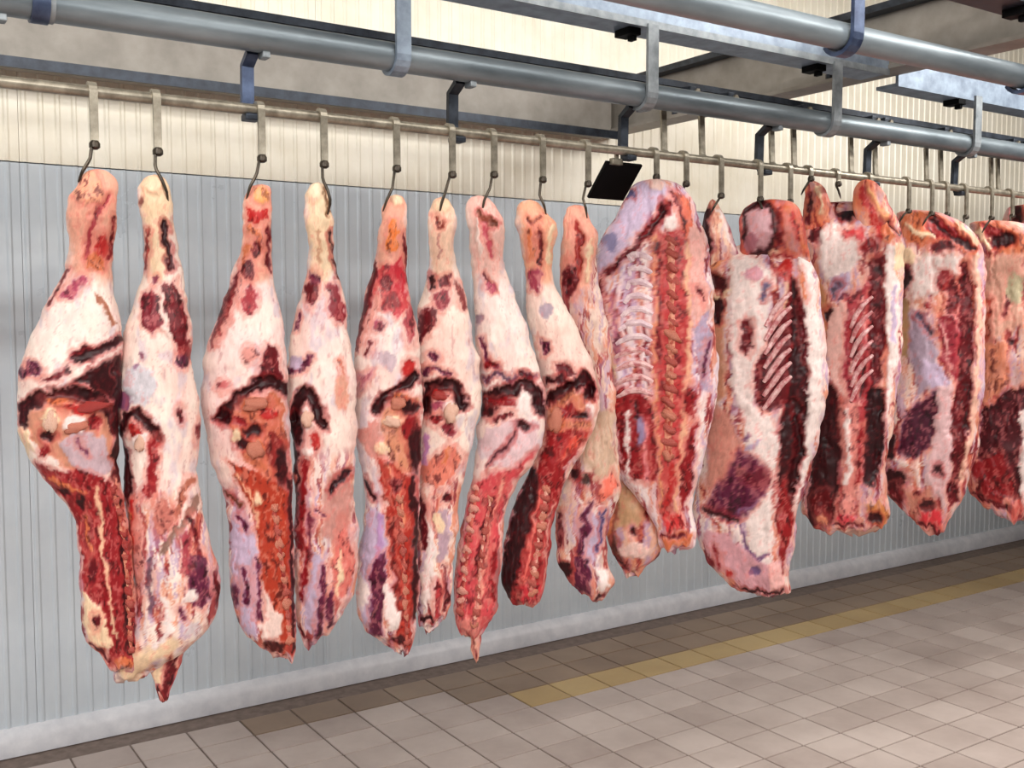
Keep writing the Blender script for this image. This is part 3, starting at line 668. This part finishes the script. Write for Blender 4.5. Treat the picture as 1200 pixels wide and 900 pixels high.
# ---- 6
b = Meat([(231,510,525),(245,504,531),(267,503,534),(288,503,531),(313,503,534),(335,499,540),(357,493,546),(376,490,549),(400,489,554),(425,490,560),(453,493,563),(485,494,562),(503,494,556),(529,492,550),(554,491,543),(580,490,538),(612,489,537),(651,488,532),(683,488,529),(709,489,527),(728,492,519),(737,495,506)], '''
p 242,204,180 s=5 0 502 230 534 230 532 300 528 335 505 330; e K 3 518 240 10 9; l 150,70,50 -3 5 510 255 516 266 520 262; l 190,140,130 -1 3 514 275 515 300; l D -2 4 504 322 508 335
p M -1 511 325 525 320 528 335 516 338; p 160,50,62 0 510 345 524 338 530 355 524 362 512 360; l 150,80,70 -1 6 536 335 544 360; p M 1 496 365 508 358 510 372 500 395 492 400 490 380
e U -2 508 416 7 5; l U -3 6 500 430 514 432 528 437; e U -2 499 435 5 6; l D -10 13 496 480 505 456 522 448 534 455 542 474
e B 0 516 461 8 6; e D -6 500 475 8 10; e 190,110,120 0 515 475 8 6; e W 3 528 480 8 12; e R -2 510 490 8 5; e 150,50,60 -2 526 501 7 8
p 228,140,120 0 494 545 510 530 535 520 545 530 530 560 508 570 494 560; l O 1 5 520 540 530 520; e M 0 523 580 5 6; p M -1 491 575 500 590 500 640 492 640 489 600
l P 0 6 506 580 510 620; p W 2 502 600 512 640 508 700 498 720 494 690 498 650; l 200,170,180 0 10 520 600 520 650; e K 0 516 610 6 12; l 206,90,85 0 6 512 680 514 720; l M -2 4 522 660 524 715; l D -2 5 492 730 506 724; l 206,150,190 0 6 500 510 496 540
''', (245,222,210), 6, .72, streak=.6, mess=540)
r, fr = carcass('beef_hindquarter', 526, b, 'sixth hindquarter from the left, cream hock, dark arched hip cavity and short white tail end', HQ)
lump(r, fr, b, 'pelvic_bone', 'fat_lump', 528, 481, 8, 11, 0, .2, 0); lump(r, fr, b, 'muscle_lump', 'red_lump', 516, 462, 9, 5, 0, 0, 1)
# ---- 7
b = Meat([(229,553,567),(239,549,576),(257,549,590),(276,552,591),(298,553,588),(316,554,590),(338,556,599),(360,556,607),(385,557,616),(410,560,624),(438,564,632),(463,566,638),(488,565,638),(500,562,637),(522,560,633),(545,558,622),(564,554,606),(587,548,594),(619,542,588),(651,537,586),(683,533,584),(716,532,582),(735,538,569),(744,547,562)], '''
p 238,194,182 s=5 0 548 228 592 228 590 300 585 330 555 320; l 120,60,40 -4 6 562 250 568 258 578 265; l 205,110,110 -4 4 568 262 572 290 576 300; l 236,210,200 2 5 560 260 562 300
l M -2 4 567 325 580 340; e 200,110,120 -1 575 338 7 6; e 180,150,160 -1 561 372 5 6; l U -2 6 563 395 568 415 575 425 584 430; e R -1 574 425 8 5
l 120,80,100 -3 5 570 445 586 438 598 446 612 436 626 440; l M -2 5 608 437 620 440; l D -9 13 568 468 580 462 600 455 618 450 630 462 634 480
e D -5 572 478 8 10; e R 0 590 470 16 6; e W 3 615 470 9 14; l M -2 6 580 490 600 485; p 230,200,202 0 568 500 610 490 630 490 628 520 610 545 575 545 563 520
e D -5 613 498 8 4; l 90,30,40 -4 3 602 505 590 520 570 548; p 222,108,102 0 s=3 558 560 600 545 628 526 604 560 588 600 582 740 538 740 534 680 548 600
l 240,170,150 2 3 590 560 575 600 568 660 560 720; l 240,190,180 1 4 618 545 596 580 588 610 584 660; l M -2 6 575 580 566 620 560 670; e 236,150,140 3 552 730 12 10; l R 0 5 578 640 578 700; l 180,120,120 0 4 584 640 582 710
''', (245,224,216), 7, .72, streak=.6, mess=560)
r, fr = carcass('beef_hindquarter', 575, b, 'seventh hindquarter from the left, white thigh over a long red backbone with dangling tip', HQ)
spine(r, fr, b, [(560,570),(553,610),(546,660),(541,712)], 13, 6.5, 5.6, 'bone_pink', 'bone_red', -.5)
spine(r, fr, b, [(574,580),(567,630),(561,690),(556,725)], 12, 5, 6, 'bone_red', 'bone_pink', -.5)
sub(r, fr, 'tail_tip', [(738,552,562),(750,554,561),(762,555,560),(775,556,559)], 'l M 0 2 556 745 557 770', (226,190,160), 23, .9)
# ---- 8
b = Meat([(234,614,628),(244,608,636),(262,606,650),(275,609,653),(293,613,648),(315,616,647),(334,617,650),(356,619,661),(380,622,672),(405,627,683),(430,631,694),(455,638,700),(470,638,701),(489,637,698),(510,635,691),(531,629,682),(549,622,670),(570,613,658),(600,601,648),(630,592,644),(660,588,641),(684,590,638),(702,600,632),(708,608,622)], '''
p 242,180,150 s=5 0 604 232 655 232 650 310 645 335 618 325; l N -3 4 618 254 626 262 632 258; l 120,40,40 -4 5 632 275 634 310; l K 2 6 645 265 644 310; l O 1 6 622 268 624 300
p 180,90,100 0 618 320 632 315 630 340 620 338; e 190,170,180 -1 640 365 6 10; p U -2 632 395 645 400 646 412 634 418; p M -2 650 428 668 425 676 434 660 442; l D -3 6 640 448 656 440 664 452
l D -9 13 645 470 655 458 672 450 685 440 694 462; p 214,140,110 0 642 478 660 460 690 458 698 475 690 505 660 520 638 510; e O 3 650 490 10 14; e W 3 690 480 8 10; e D -5 680 485 10 6; e R 0 665 480 10 8; e D -5 690 460 8 9
p 170,45,45 0 640 500 690 505 680 525 660 545 655 600 642 700 600 708 606 650 625 590 632 540; p 226,110,80 1 668 515 690 505 680 520 655 535
p D -5 622 545 632 560 622 610 608 660 598 705 586 690 586 660 598 605 612 570; l 230,120,110 2 5 634 570 624 620 614 695; l P 2 3 648 590 640 650 634 700; e 220,84,84 1 622 690 14 12
''', (243,214,202), 8, .72, streak=.6, mess=520)
r, fr = carcass('beef_hindquarter', 632, b, 'eighth hindquarter from the left, tan hock, backbone swinging left with a blackened side', HQ)
spine(r, fr, b, [(640,570),(632,620),(622,690)], 12, 6.5, 5.6, 'bone_red', 'bone_pink', -.5)
lump(r, fr, b, 'pelvic_bone', 'chine', 651, 490, 9, 13, 0, .3, 1)
# ---- 9
b = Meat([(240,670,682),(253,662,689),(272,661,698),(293,658,697),(315,656,698),(337,658,701),(362,664,706),(387,672,712),(410,682,716),(440,692,718),(480,696,720),(501,690,722),(525,676,724),(549,667,726),(576,656,726),(600,653,716),(630,653,708),(660,655,711),(681,667,718),(694,680,714),(702,692,704)], '''
p S s=4 0 660 238 698 238 698 300 690 340 656 330 658 280; l 170,50,40 -4 7 676 262 680 280 676 310 668 340; l K 2 5 690 280 688 330; e M 0 668 330 7 20
p 208,178,156 s=5 0 700 480 720 480 724 560 700 560 676 530; e 90,60,55 -3 686 560 7 6; e D -2 672 552 5 6; p 236,130,110 2 704 565 718 548 726 565 715 580 702 585
p W 1 668 570 690 590 712 590 706 640 700 660 690 600; p L 0 684 590 704 600 700 650 690 670 680 650; l U 0 7 690 585 682 630 676 690; l 90,70,110 -2 4 706 595 700 640
p U -1 674 650 690 655 692 690 680 696 672 680; p W 2 696 660 712 665 716 685 705 690; e D -4 662 665 8 9; l M -1 5 658 600 656 640; l M -3 4 690 697 712 695
''', (224,192,178), 9, .6, streak=.5)
r, fr = carcass('beef_hindquarter', 685, b, 'ninth hindquarter from the left, mostly hidden behind the first forequarter', HQ)
# ---- 10
b = Meat([(210,755,780),(219,745,795),(237,736,809),(256,726,816),(275,712,823),(293,702,826),(318,694,829),(340,686,831),(362,681,832),(387,681,834),(404,690,835),(420,700,836),(436,704,837),(464,708,837),(480,708,832),(510,712,825),(540,718,819),(555,726,816),(576,746,809),(600,764,807),(618,772,811),(634,776,811),(644,786,803)], '''
p L s=4 1 745 215 770 205 790 222 760 250 735 290 705 320 690 340 700 300 722 255; e 150,140,170 -1 716 285 8 10; e 120,110,150 -2 735 225 6 5; e 232,200,190 2 768 216 12 7
l M -6 8 782 240 765 262 745 290 725 310 708 325; l D -3 4 778 248 760 275; e D -3 776 247 5 10; e W 2 785 264 7 11
p 228,124,94 0 790 225 806 235 812 270 808 300 795 270; l M -3 4 788 225 796 250 800 268; p 238,184,174 1 806 270 824 270 828 330 832 400 812 380 806 320; l M -2 4 816 338 822 352
p 205,90,80 0 768 275 800 272 806 330 806 420 800 520 786 600 775 600 770 500 766 400; l 236,170,130 2 4 766 280 768 340 768 400 768 460 772 520 776 590; l 238,184,154 2 5 804 290 806 360 806 420 800 480 796 540 790 600; l M -3 3 771 285 773 350 772 420
p 156,44,62 0 692 345 705 335 708 370 700 400 688 405 682 390 684 365; l M -2 4 702 330 703 360; l K 1 5 705 375 715 400 722 440; l 90,30,20 -3 3 707 385 712 420 718 450; e P 1 690 395 7 8
l 190,120,140 -1 5 718 350 722 380 726 420; p R 0 710 455 740 455 766 470 770 560 745 560 725 545 714 500; l 240,180,180 1 4 720 500 726 540; l D -3 5 742 470 748 490; l W 1 5 735 480 738 560; l 235,150,150 1 4 756 490 758 560
e 170,150,180 0 750 500 5 18; e B 0 718 470 8 12; p 190,170,190 0 814 380 828 360 834 420 830 460 820 450; l U 0 4 828 400 824 440; e R 1 808 470 8 18; l W 1 5 822 480 818 540 806 590; p R 0 806 500 816 490 812 550 800 600 796 560
e 230,90,80 2 788 610 12 12; p O 1 775 630 800 620 812 625 806 640 780 640; l M -2 5 776 628 800 626; l B 1 6 790 540 780 600
''', (240,218,222), 10, .42, 3.0, streak=.62)
r, fr = carcass('beef_forequarter', 765, b, 'first forequarter, opened to show pale ribs and a straight red backbone, beside the black plate', FQ)
spine(r, fr, b, [(785,284),(787,340),(786,400),(784,460),(782,530)], 17, 10, 5.6, 'bone_red', 'chine', -1, .35)
for i in range(11):
    y = 300+i*15.5; rib(r, fr, b, [(765, y+6), (752, y), (738, y+1), (max(722, 742-i*3.2), y+9)], 4.6, 'rib_fat' if i < 7 else 'rib_red', -2.0)
sub(r, fr, 'foreleg', [(556,726,756),(576,718,758),(600,712,764),(618,711,772),(636,712,776),(652,718,772),(664,726,762),(676,732,738)], 'p 206,166,130 s=4 0 715 570 755 565 766 610 720 620; e M -4 743 625 5 6; l 150,90,70 -3 5 722 590 716 640; p 120,60,50 -2 712 625 722 630 732 660 720 652; l D -3 5 720 655 736 668; l R 0 4 750 580 758 610; e 240,205,195 2 745 645 20 9; l M -3 4 735 662 728 672; l M -3 4 762 664 772 654; l O 0 6 716 600 714 630', (226,180,160), 24, .5, -14, streak=.7, hem=14)  # dark edge strokes put the foreleg's shade into its colour
# ---- 11
b = Meat([(282,886,920),(288,870,934),(296,852,942),(306,836,946),(330,827,955),(359,830,957),(388,834,961),(417,836,965),(446,836,966),(464,835,965),(493,832,959),(522,829,953),(551,826,946),(574,822,939),(594,817,931),(612,817,928),(638,823,926),(658,834,922),(678,853,921),(692,874,923),(699,886,915)], '''
p 214,156,126 s=6 0 830 300 850 330 850 460 838 470 828 400; p 80,14,20 -7 832 322 852 326 850 345 834 340; p D -7 832 352 846 345 850 360 842 380 834 372; l K 2 4 832 345 848 348 856 338; p 228,154,114 1 828 285 846 290 852 308 836 318 828 308
p W 3 s=4 858 300 890 305 905 320 898 400 880 480 862 470 856 400; p M -3 870 378 880 376 881 405 876 416 870 412; l 110,90,120 -2 5 898 335 892 350; e 228,172,182 2 884 322 8 8; p 196,62,50 0 905 320 925 295 928 330 918 332
p M -3 925 330 908 380 892 410 884 445 886 470 900 480 930 470 934 380; l 230,190,160 1 4 920 335 914 370
p D -5 926 330 934 335 942 400 946 470 940 560 928 610 912 600 914 500 926 450; l M 0 6 937 350 944 420
p W 4 936 300 954 310 960 380 966 446 958 500 946 550 932 600 926 605 934 560 944 500 946 440 940 370; l O 0 4 940 320 944 350
p 218,156,140 0 s=4 835 470 860 480 868 530 855 560 830 575 828 530; p W 3 866 460 885 475 905 490 912 520 905 560 905 640 910 680 895 690 880 640 870 590 880 540
p U -1 s=4 862 525 885 535 900 545 895 575 872 600 850 605 828 590 840 570 855 550; p 124,30,52 0 868 550 898 545 902 560 890 568 870 560; l L 1 4 876 525 892 515; l 150,110,140 0 4 872 515 880 505; l 150,110,140 -1 3 884 585 868 596
l D -3 6 825 595 850 600 864 605; l W 2 3 838 600 850 615 870 625; p 224,172,178 1 826 620 850 620 880 640 905 660 918 685 900 692 870 685 845 665 828 640
l R -1 4 840 640 846 660; e B 0 856 670 4 4; l 130,90,130 -2 3 866 610 876 635 890 650 900 645; e 140,110,150 -2 885 663 6 6; p 160,40,40 0 908 580 920 560 930 600 924 640 918 670 912 640; p 242,190,184 3 905 650 914 660 920 685 900 690
l D -3 5 872 688 895 694 920 692; l D -6 8 932 470 936 520 928 570
''', (240,212,206), 11, .42, 3.0, streak=.62, topper=34)
r, fr = carcass('beef_forequarter', 893, b, 'second forequarter, the lowest hanging, pale with a purple patch and a round muscle at top', FQ)
for i in range(7):
    y = 352+i*16; rib(r, fr, b, [(926, y-8), (916, y), (906, y+14), (897-i*.5, y+30)], 3.6, 'rib_red', 1.0)
o, nb = sub(r, fr, 'neck', [(234,888,924),(245,872,936),(258,868,941),(275,867,945),(292,868,947),(310,872,948),(334,880,944)], 'e D -7 890 268 23 34; e 206,164,168 7 888 270 16 27; e 180,120,130 3 880 285 9 11; l O 1 8 922 245 934 270 940 290; l M -3 5 912 245 916 275 910 295; e K 1 908 297 7 5; l B 0 6 926 250 934 280; p W s=4 1 872 304 948 304 948 340 872 340; l R 0 4 905 300 930 304', (206,92,62), 25, .5, 6, taper=60)
sub(r, fr, 'foreleg', [(234,833,837),(248,828,845),(262,825,851),(280,824,858),(298,826,866),(320,830,868)], 'l D -4 9 830 250 828 275 832 292; l W 1 4 840 248 850 270 860 292', (242,208,182), 26, .55, 8, taper=40)
# ---- 12
b = Meat([(236,956,1034),(246,946,1042),(257,944,1048),(283,946,1055),(310,952,1054),(337,955,1053),(377,958,1053),(417,960,1053),(447,958,1048),(473,955,1045),(500,951,1042),(527,948,1037),(553,945,1033),(580,943,1036),(601,944,1040),(616,956,1036),(624,978,1030)], '''
p 228,134,98 0 946 216 962 214 970 240 965 270 946 262; e 196,176,156 0 985 220 18 11; e 34,14,26 -12 993 246 15 12; l M -5 9 975 226 980 244; p O 1 1005 215 1026 222 1040 250 1050 280 1040 290 1022 262 1008 240
l 242,184,134 2 5 1018 222 1034 250 1046 272; l B 0 6 1008 225 1022 250 1030 275; l D -4 6 1044 262 1056 275; p M -3 944 255 962 262 962 290 950 285; l O 2 5 964 225 970 250
p W 3 s=4 962 270 985 262 1008 275 1012 300 990 330 970 330 958 300; p 214,90,84 0 985 272 998 268 1012 272 1008 282 990 280; e R -1 1018 290 10 8; p 208,152,112 0 s=4 956 320 966 340 975 380 966 420 960 380; e D -4 972 371 6 8
p L 1 975 325 995 320 990 345 985 360 972 345; l U -2 4 985 350 994 345; l 120,100,120 -2 4 984 330 976 345; p 236,192,182 1 974 360 992 350 994 420 990 470 976 460 972 420; p 176,60,70 0 992 350 1020 330 1026 400 1020 480 1000 500 990 440
l 228,152,152 1 3 1000 360 1006 420; l 228,152,152 1 3 1010 345 1014 400; l D -2 3 1004 380 1000 420; l 232,180,170 1 4 998 425 1010 470; l D -3 3 1014 420 1010 460
p M -4 1020 305 1034 300 1036 380 1032 440 1020 450 1018 380; p W 3 1036 290 1050 290 1054 360 1052 420 1046 450 1040 500 1030 550 1026 560 1034 500 1040 440 1036 360; p K 2 1046 290 1066 285 1064 310 1050 320; l L 0 5 1046 340 1048 400
p D -5 958 450 975 450 985 480 984 560 975 610 945 615 948 560; p 60,10,20 -5 1018 450 1036 455 1036 520 1022 570 1012 560 1012 500; p 228,152,142 2 984 470 1008 470 1006 580 1000 600 986 600 988 540; l W 2 6 992 480 996 520 994 560; l R 0 5 1008 500 1006 560
e 230,100,100 2 992 606 12 9; l M -3 5 978 616 1008 616; p 204,134,84 2 1014 585 1032 582 1042 600 1034 616 1018 612; e D -5 1024 604 8 7; e 120,24,30 0 965 590 12 18; e 226,150,120 2 963 606 5 7
''', (234,190,174), 12, .42, 3.0, streak=.62, topper=40)
r, fr = carcass('beef_forequarter', 998, b, 'third forequarter, orange top around a black hollow and dark blood-red lower side', FQ)
sub(r, fr, 'foreleg', [(212,948,954),(225,945,966),(245,943,976),(268,944,980),(285,952,976)], 'l M -3 6 948 230 946 262; l K 1 4 956 222 966 250', (226,136,100), 27, .5, 8, taper=40)
sub(r, fr, 'neck', [(211,1010,1020),(225,1003,1034),(250,1002,1046),(275,1006,1054),(296,1012,1054)], 'l 242,184,134 2 5 1018 222 1034 250 1046 272; l B 0 6 1008 225 1022 250 1030 275; l D -4 5 1040 262 1052 280', (222,128,90), 28, .5, 8, taper=45)
for i in range(6):
    y = 356+i*17; rib(r, fr, b, [(1022, y-8), (1012, y), (1003, y+13), (997, y+28)], 3.0, 'rib_red', .8)
# ---- 13
b = Meat([(246,1056,1088),(259,1054,1122),(278,1056,1143),(297,1056,1150),(323,1054,1151),(363,1054,1150),(417,1053,1150),(447,1049,1149),(473,1045,1146),(500,1041,1143),(527,1037,1141),(553,1036,1134),(575,1042,1127),(593,1060,1118),(612,1074,1104),(621,1082,1098)], '''
p O 0 1056 250 1090 250 1120 262 1148 290 1140 300 1110 285 1080 290 1058 280; p R -3 1085 255 1110 262 1135 285 1115 280 1095 282 1088 270; l D -4 6 1092 258 1112 275; l K 2 5 1064 265 1090 280; l D -4 6 1115 280 1140 290; l 242,194,164 2 5 1122 262 1146 285
e M -1 1105 290 12 6; p W 3 s=4 1070 305 1100 298 1128 300 1120 330 1095 345 1070 350 1062 330; e D -5 1056 325 10 14; e K 2 1062 300 10 8; e R -1 1106 330 9 11; p M -2 1110 340 1118 325 1126 350 1122 370 1108 362
p 194,154,114 0 1056 350 1068 355 1066 420 1058 420; p 184,164,178 1 s=4 1068 360 1085 370 1098 410 1096 450 1075 460 1066 420; l 90,70,90 -2 4 1076 370 1092 390; e R 0 1088 360 5 4; p 170,60,70 0 1098 370 1122 370 1128 430 1118 450 1104 420; l 230,170,164 1 3 1104 380 1112 430
p M -5 1126 310 1136 310 1140 400 1136 470 1128 560 1116 570 1112 500 1124 430; l 242,194,174 3 7 1144 300 1147 380 1146 430 1140 480 1134 530 1122 570; p L 1 1078 420 1100 425 1112 450 1098 465 1085 450
p 92,26,56 -2 s=3 1062 480 1085 465 1098 455 1098 490 1090 520 1072 535 1052 528 1056 500; p 228,192,192 2 1098 450 1114 450 1116 500 1110 560 1104 590 1086 570 1084 540 1094 520; l W 2 3 1042 530 1056 540 1072 545 1078 560 1074 575
p D -3 1040 545 1060 550 1066 560 1050 575 1040 570; e M 0 1052 575 10 12; p 214,150,130 1 1060 570 1090 575 1100 600 1090 615 1070 600; e D -2 1086 592 8 6; e 226,82,82 2 1090 606 14 10; l M -3 4 1074 612 1098 618; e D -1 1100 548 4 5; e M 0 1075 575 3 3; p M -2 1110 560 1126 565 1122 585 1112 590; l D -4 10 1044 500 1042 530
''', (234,192,182), 13, .42, 3.0, streak=.62)
r, fr = carcass('beef_forequarter', 1098, b, 'fourth forequarter, with a deep purple patch low on its pale side', FQ)
# ---- 14
b = Meat([(258,1141,1186),(268,1143,1215),(290,1148,1228),(320,1150,1232),(380,1150,1233),(440,1150,1233),(473,1148,1232),(527,1141,1228),(559,1136,1222),(580,1144,1216),(598,1164,1206),(608,1178,1198)], '''
p O 0 1140 260 1170 262 1200 275 1230 280 1230 300 1180 300 1150 285; p R -2 1150 262 1175 270 1165 290 1150 280; e D -5 1175 282 14 8; l K 2 5 1146 272 1160 290; p 234,184,164 s=5 1 1152 300 1200 300 1200 380 1155 400
l 190,100,70 -1 5 1160 350 1156 400; l M -2 4 1180 345 1176 370; e D -2 1186 402 5 6; e 200,188,158 0 1190 340 12 18; p 228,152,122 0 1152 400 1180 400 1180 450 1155 470
p 90,14,28 -3 1150 480 1185 455 1215 450 1215 560 1190 590 1150 560 1145 520; p 156,34,38 0 1140 540 1175 530 1190 570 1170 590 1145 575; p W 2 1196 480 1215 470 1215 600 1196 590; l M -3 5 1140 575 1170 592 1196 600; e 226,120,110 2 1192 592 8 10
''', (226,174,154), 14, .42, 3.0, streak=.62)
r, fr = carcass('beef_forequarter', 1180, b, 'fifth forequarter, cut by the right edge of the picture', FQ)
# ---- 15
b = Meat([(240,1186,1214),(255,1180,1250),(290,1182,1290),(400,1186,1296),(520,1190,1290),(575,1200,1270),(602,1216,1246)], '''
e D -6 1192 250 8 12; p O 0 1184 262 1200 268 1200 290 1186 285; l M -2 6 1190 400 1188 500
''', (206,120,96), 15, .42, 3.0, streak=.62)
r, fr = carcass('beef_forequarter', 1236, b, 'dark top of a further forequarter peeping above the fifth at the right edge', FQ)

# the row goes on beyond the right edge of the picture
fq = [o for o in COL.objects if o.name.startswith('beef_forequarter') and o.parent is None]
for i, x in enumerate((4.62, 5.05, 5.5, 5.95, 6.4)):
    o = dup(fq[(3, 2, 4, 3, 2)[i]], (x, YR, .6)); tag(o, 'forequarter farther along the rail, out of the picture beyond the right edge', 'meat', 'forequarters beyond the right edge')

# ================================================================ hooks
def hook(px, ytop, yk, wire, label, group, off=12):
    P = on_plane(px, ytop+10, 1, YR); x = P[0]
    s = project((x, YR, 1.9))[2]/F
    r0 = RR+.004; zk = on_plane(px, yk, 1, YR-r0)[2]
    h = empty('meat_hook', (x, YR, zk)); tag(h, label, 'hook', group)
    pts = []
    for k in range(9):
        a = -.35+k*(math.pi+.35)/8
        pts.append((0, r0*math.cos(a), ZR-zk+r0*math.sin(a)))
    pts += [(0, -r0, ZR-zk-.02), (0, -r0-.001, .004)]
    MB().tube(pts, 0, flat=(.0082, .0035)).build('shank_bar', M['stainless'], h)
    mb = MB().tube([(0, -r0, .006), (0, -r0, 0), (0, -r0, -.008), (0, -r0, -.012)], [.008, .011, .011, .006], 10); mb.build('swivel', M['hook_dark'], h, smooth=True)
    fr = Frame(px); W = [(px, yk+2)]+wire; C = path_at(W, 12); q = []
    for i, (a, b) in enumerate(C):
        t = i/11; d = off*s*math.sin(min(1, t*1.25)*math.pi*.5)*(1 if t < .85 else 1-(t-.85)*3)
        lx, lz = fr.to_local(a, b); p = fr.P+fr.r*lx[0]-fr.v*(d+.008*(1-t)); q.append((p[0]-x, p[1]-YR-.008*(1-t), lz[0]+fr.zb-zk))
    MB().tube(q, [.0036]*9+[.0032, .0026, .0016], 8).build('hook_wire', M['hook_dark'], h, smooth=True)
    return h
HG = 'steel hooks on the rail'
nth = ['leftmost', 'second', 'third', 'fourth', 'fifth', 'sixth', 'seventh', 'eighth', 'ninth']
for i, (px, yt, yk, wr) in enumerate([(107,97,168,[(105,188),(97,202),(92,214)]),(181,104,176,[(181,198),(189,212),(195,226),(197,238)]),(303,118,184,[(300,206),(293,220),(289,234)]),(376,125,191,[(377,212),(383,224),(387,238),(384,252)]),(461,136,196,[(459,222),(453,236),(449,248)]),(526,142,203,[(521,226),(517,240),(515,252)]),(575,147,203,[(573,222),(567,236),(565,250)]),(632,153,209,[(631,230),(637,242),(640,252)]),(685,158,214,[(682,234),(686,246),(688,256)])]):
    hook(px, yt, yk, wr, 'steel swivel hook carrying the %s hindquarter%s' % (nth[i], '' if i == 0 else ' from the left'), HG, 13)
for px, yt, yk, d, yp, lb in [(765,170,206,1,216,'steel hook at the top left of the first forequarter, right of the black plate'),
        (800,173,214,-1,228,'steel hook at the top right of the first forequarter'),
        (841,177,228,-1,240,'steel hook through the pale pointed leg of the second forequarter'),
        (887,182,232,1,240,'steel hook above the round muscle of the second forequarter'),
        (922,188,235,-1,242,'steel hook at the right shoulder of the second forequarter'),
        (946,191,208,-1,220,'steel hook at the top left of the third forequarter'),
        (978,196,214,1,224,'short steel hook over the hollow of the third forequarter'),
        (1016,203,216,1,226,'steel hook at the top right of the third forequarter'),
        (1061,206,246,-1,252,'steel hook at the left end of the fourth forequarter'),
        (1088,208,249,-1,256,'second steel hook above the fourth forequarter'),
        (1106,213,250,1,262,'third steel hook above the fourth forequarter'),
        (1128,215,253,-1,268,'steel hook at the right end of the fourth forequarter'),
        (1158,219,254,-1,264,'steel hook at the left top of the fifth forequarter'),
        (1182,224,252,1,270,'rightmost steel hook in the picture, beside the dark further forequarter')]:
    hook(px, yt, yk, [(px, (yk+yp)/2), (px+d*3, yp), (px+d*7, yp+9)], lb, HG, 12)

hook(1236, 228, 236, [(1236, 240), (1233, 244), (1230, 252)], 'steel hook out of the picture at the right, carrying the dark further forequarter', HG, 12)
for x in (4.62, 5.05, 5.5, 5.95, 6.4):
    px, py, _ = project((x, YR, 1.80)); q = project((x, YR, ZR))[1]
    hook(px, q, py-8, [(px, py), (px+3, py+6), (px+6, py+12)], 'steel hook farther along the rail, out of the picture beyond the right edge', 'hooks beyond the right edge', 10)
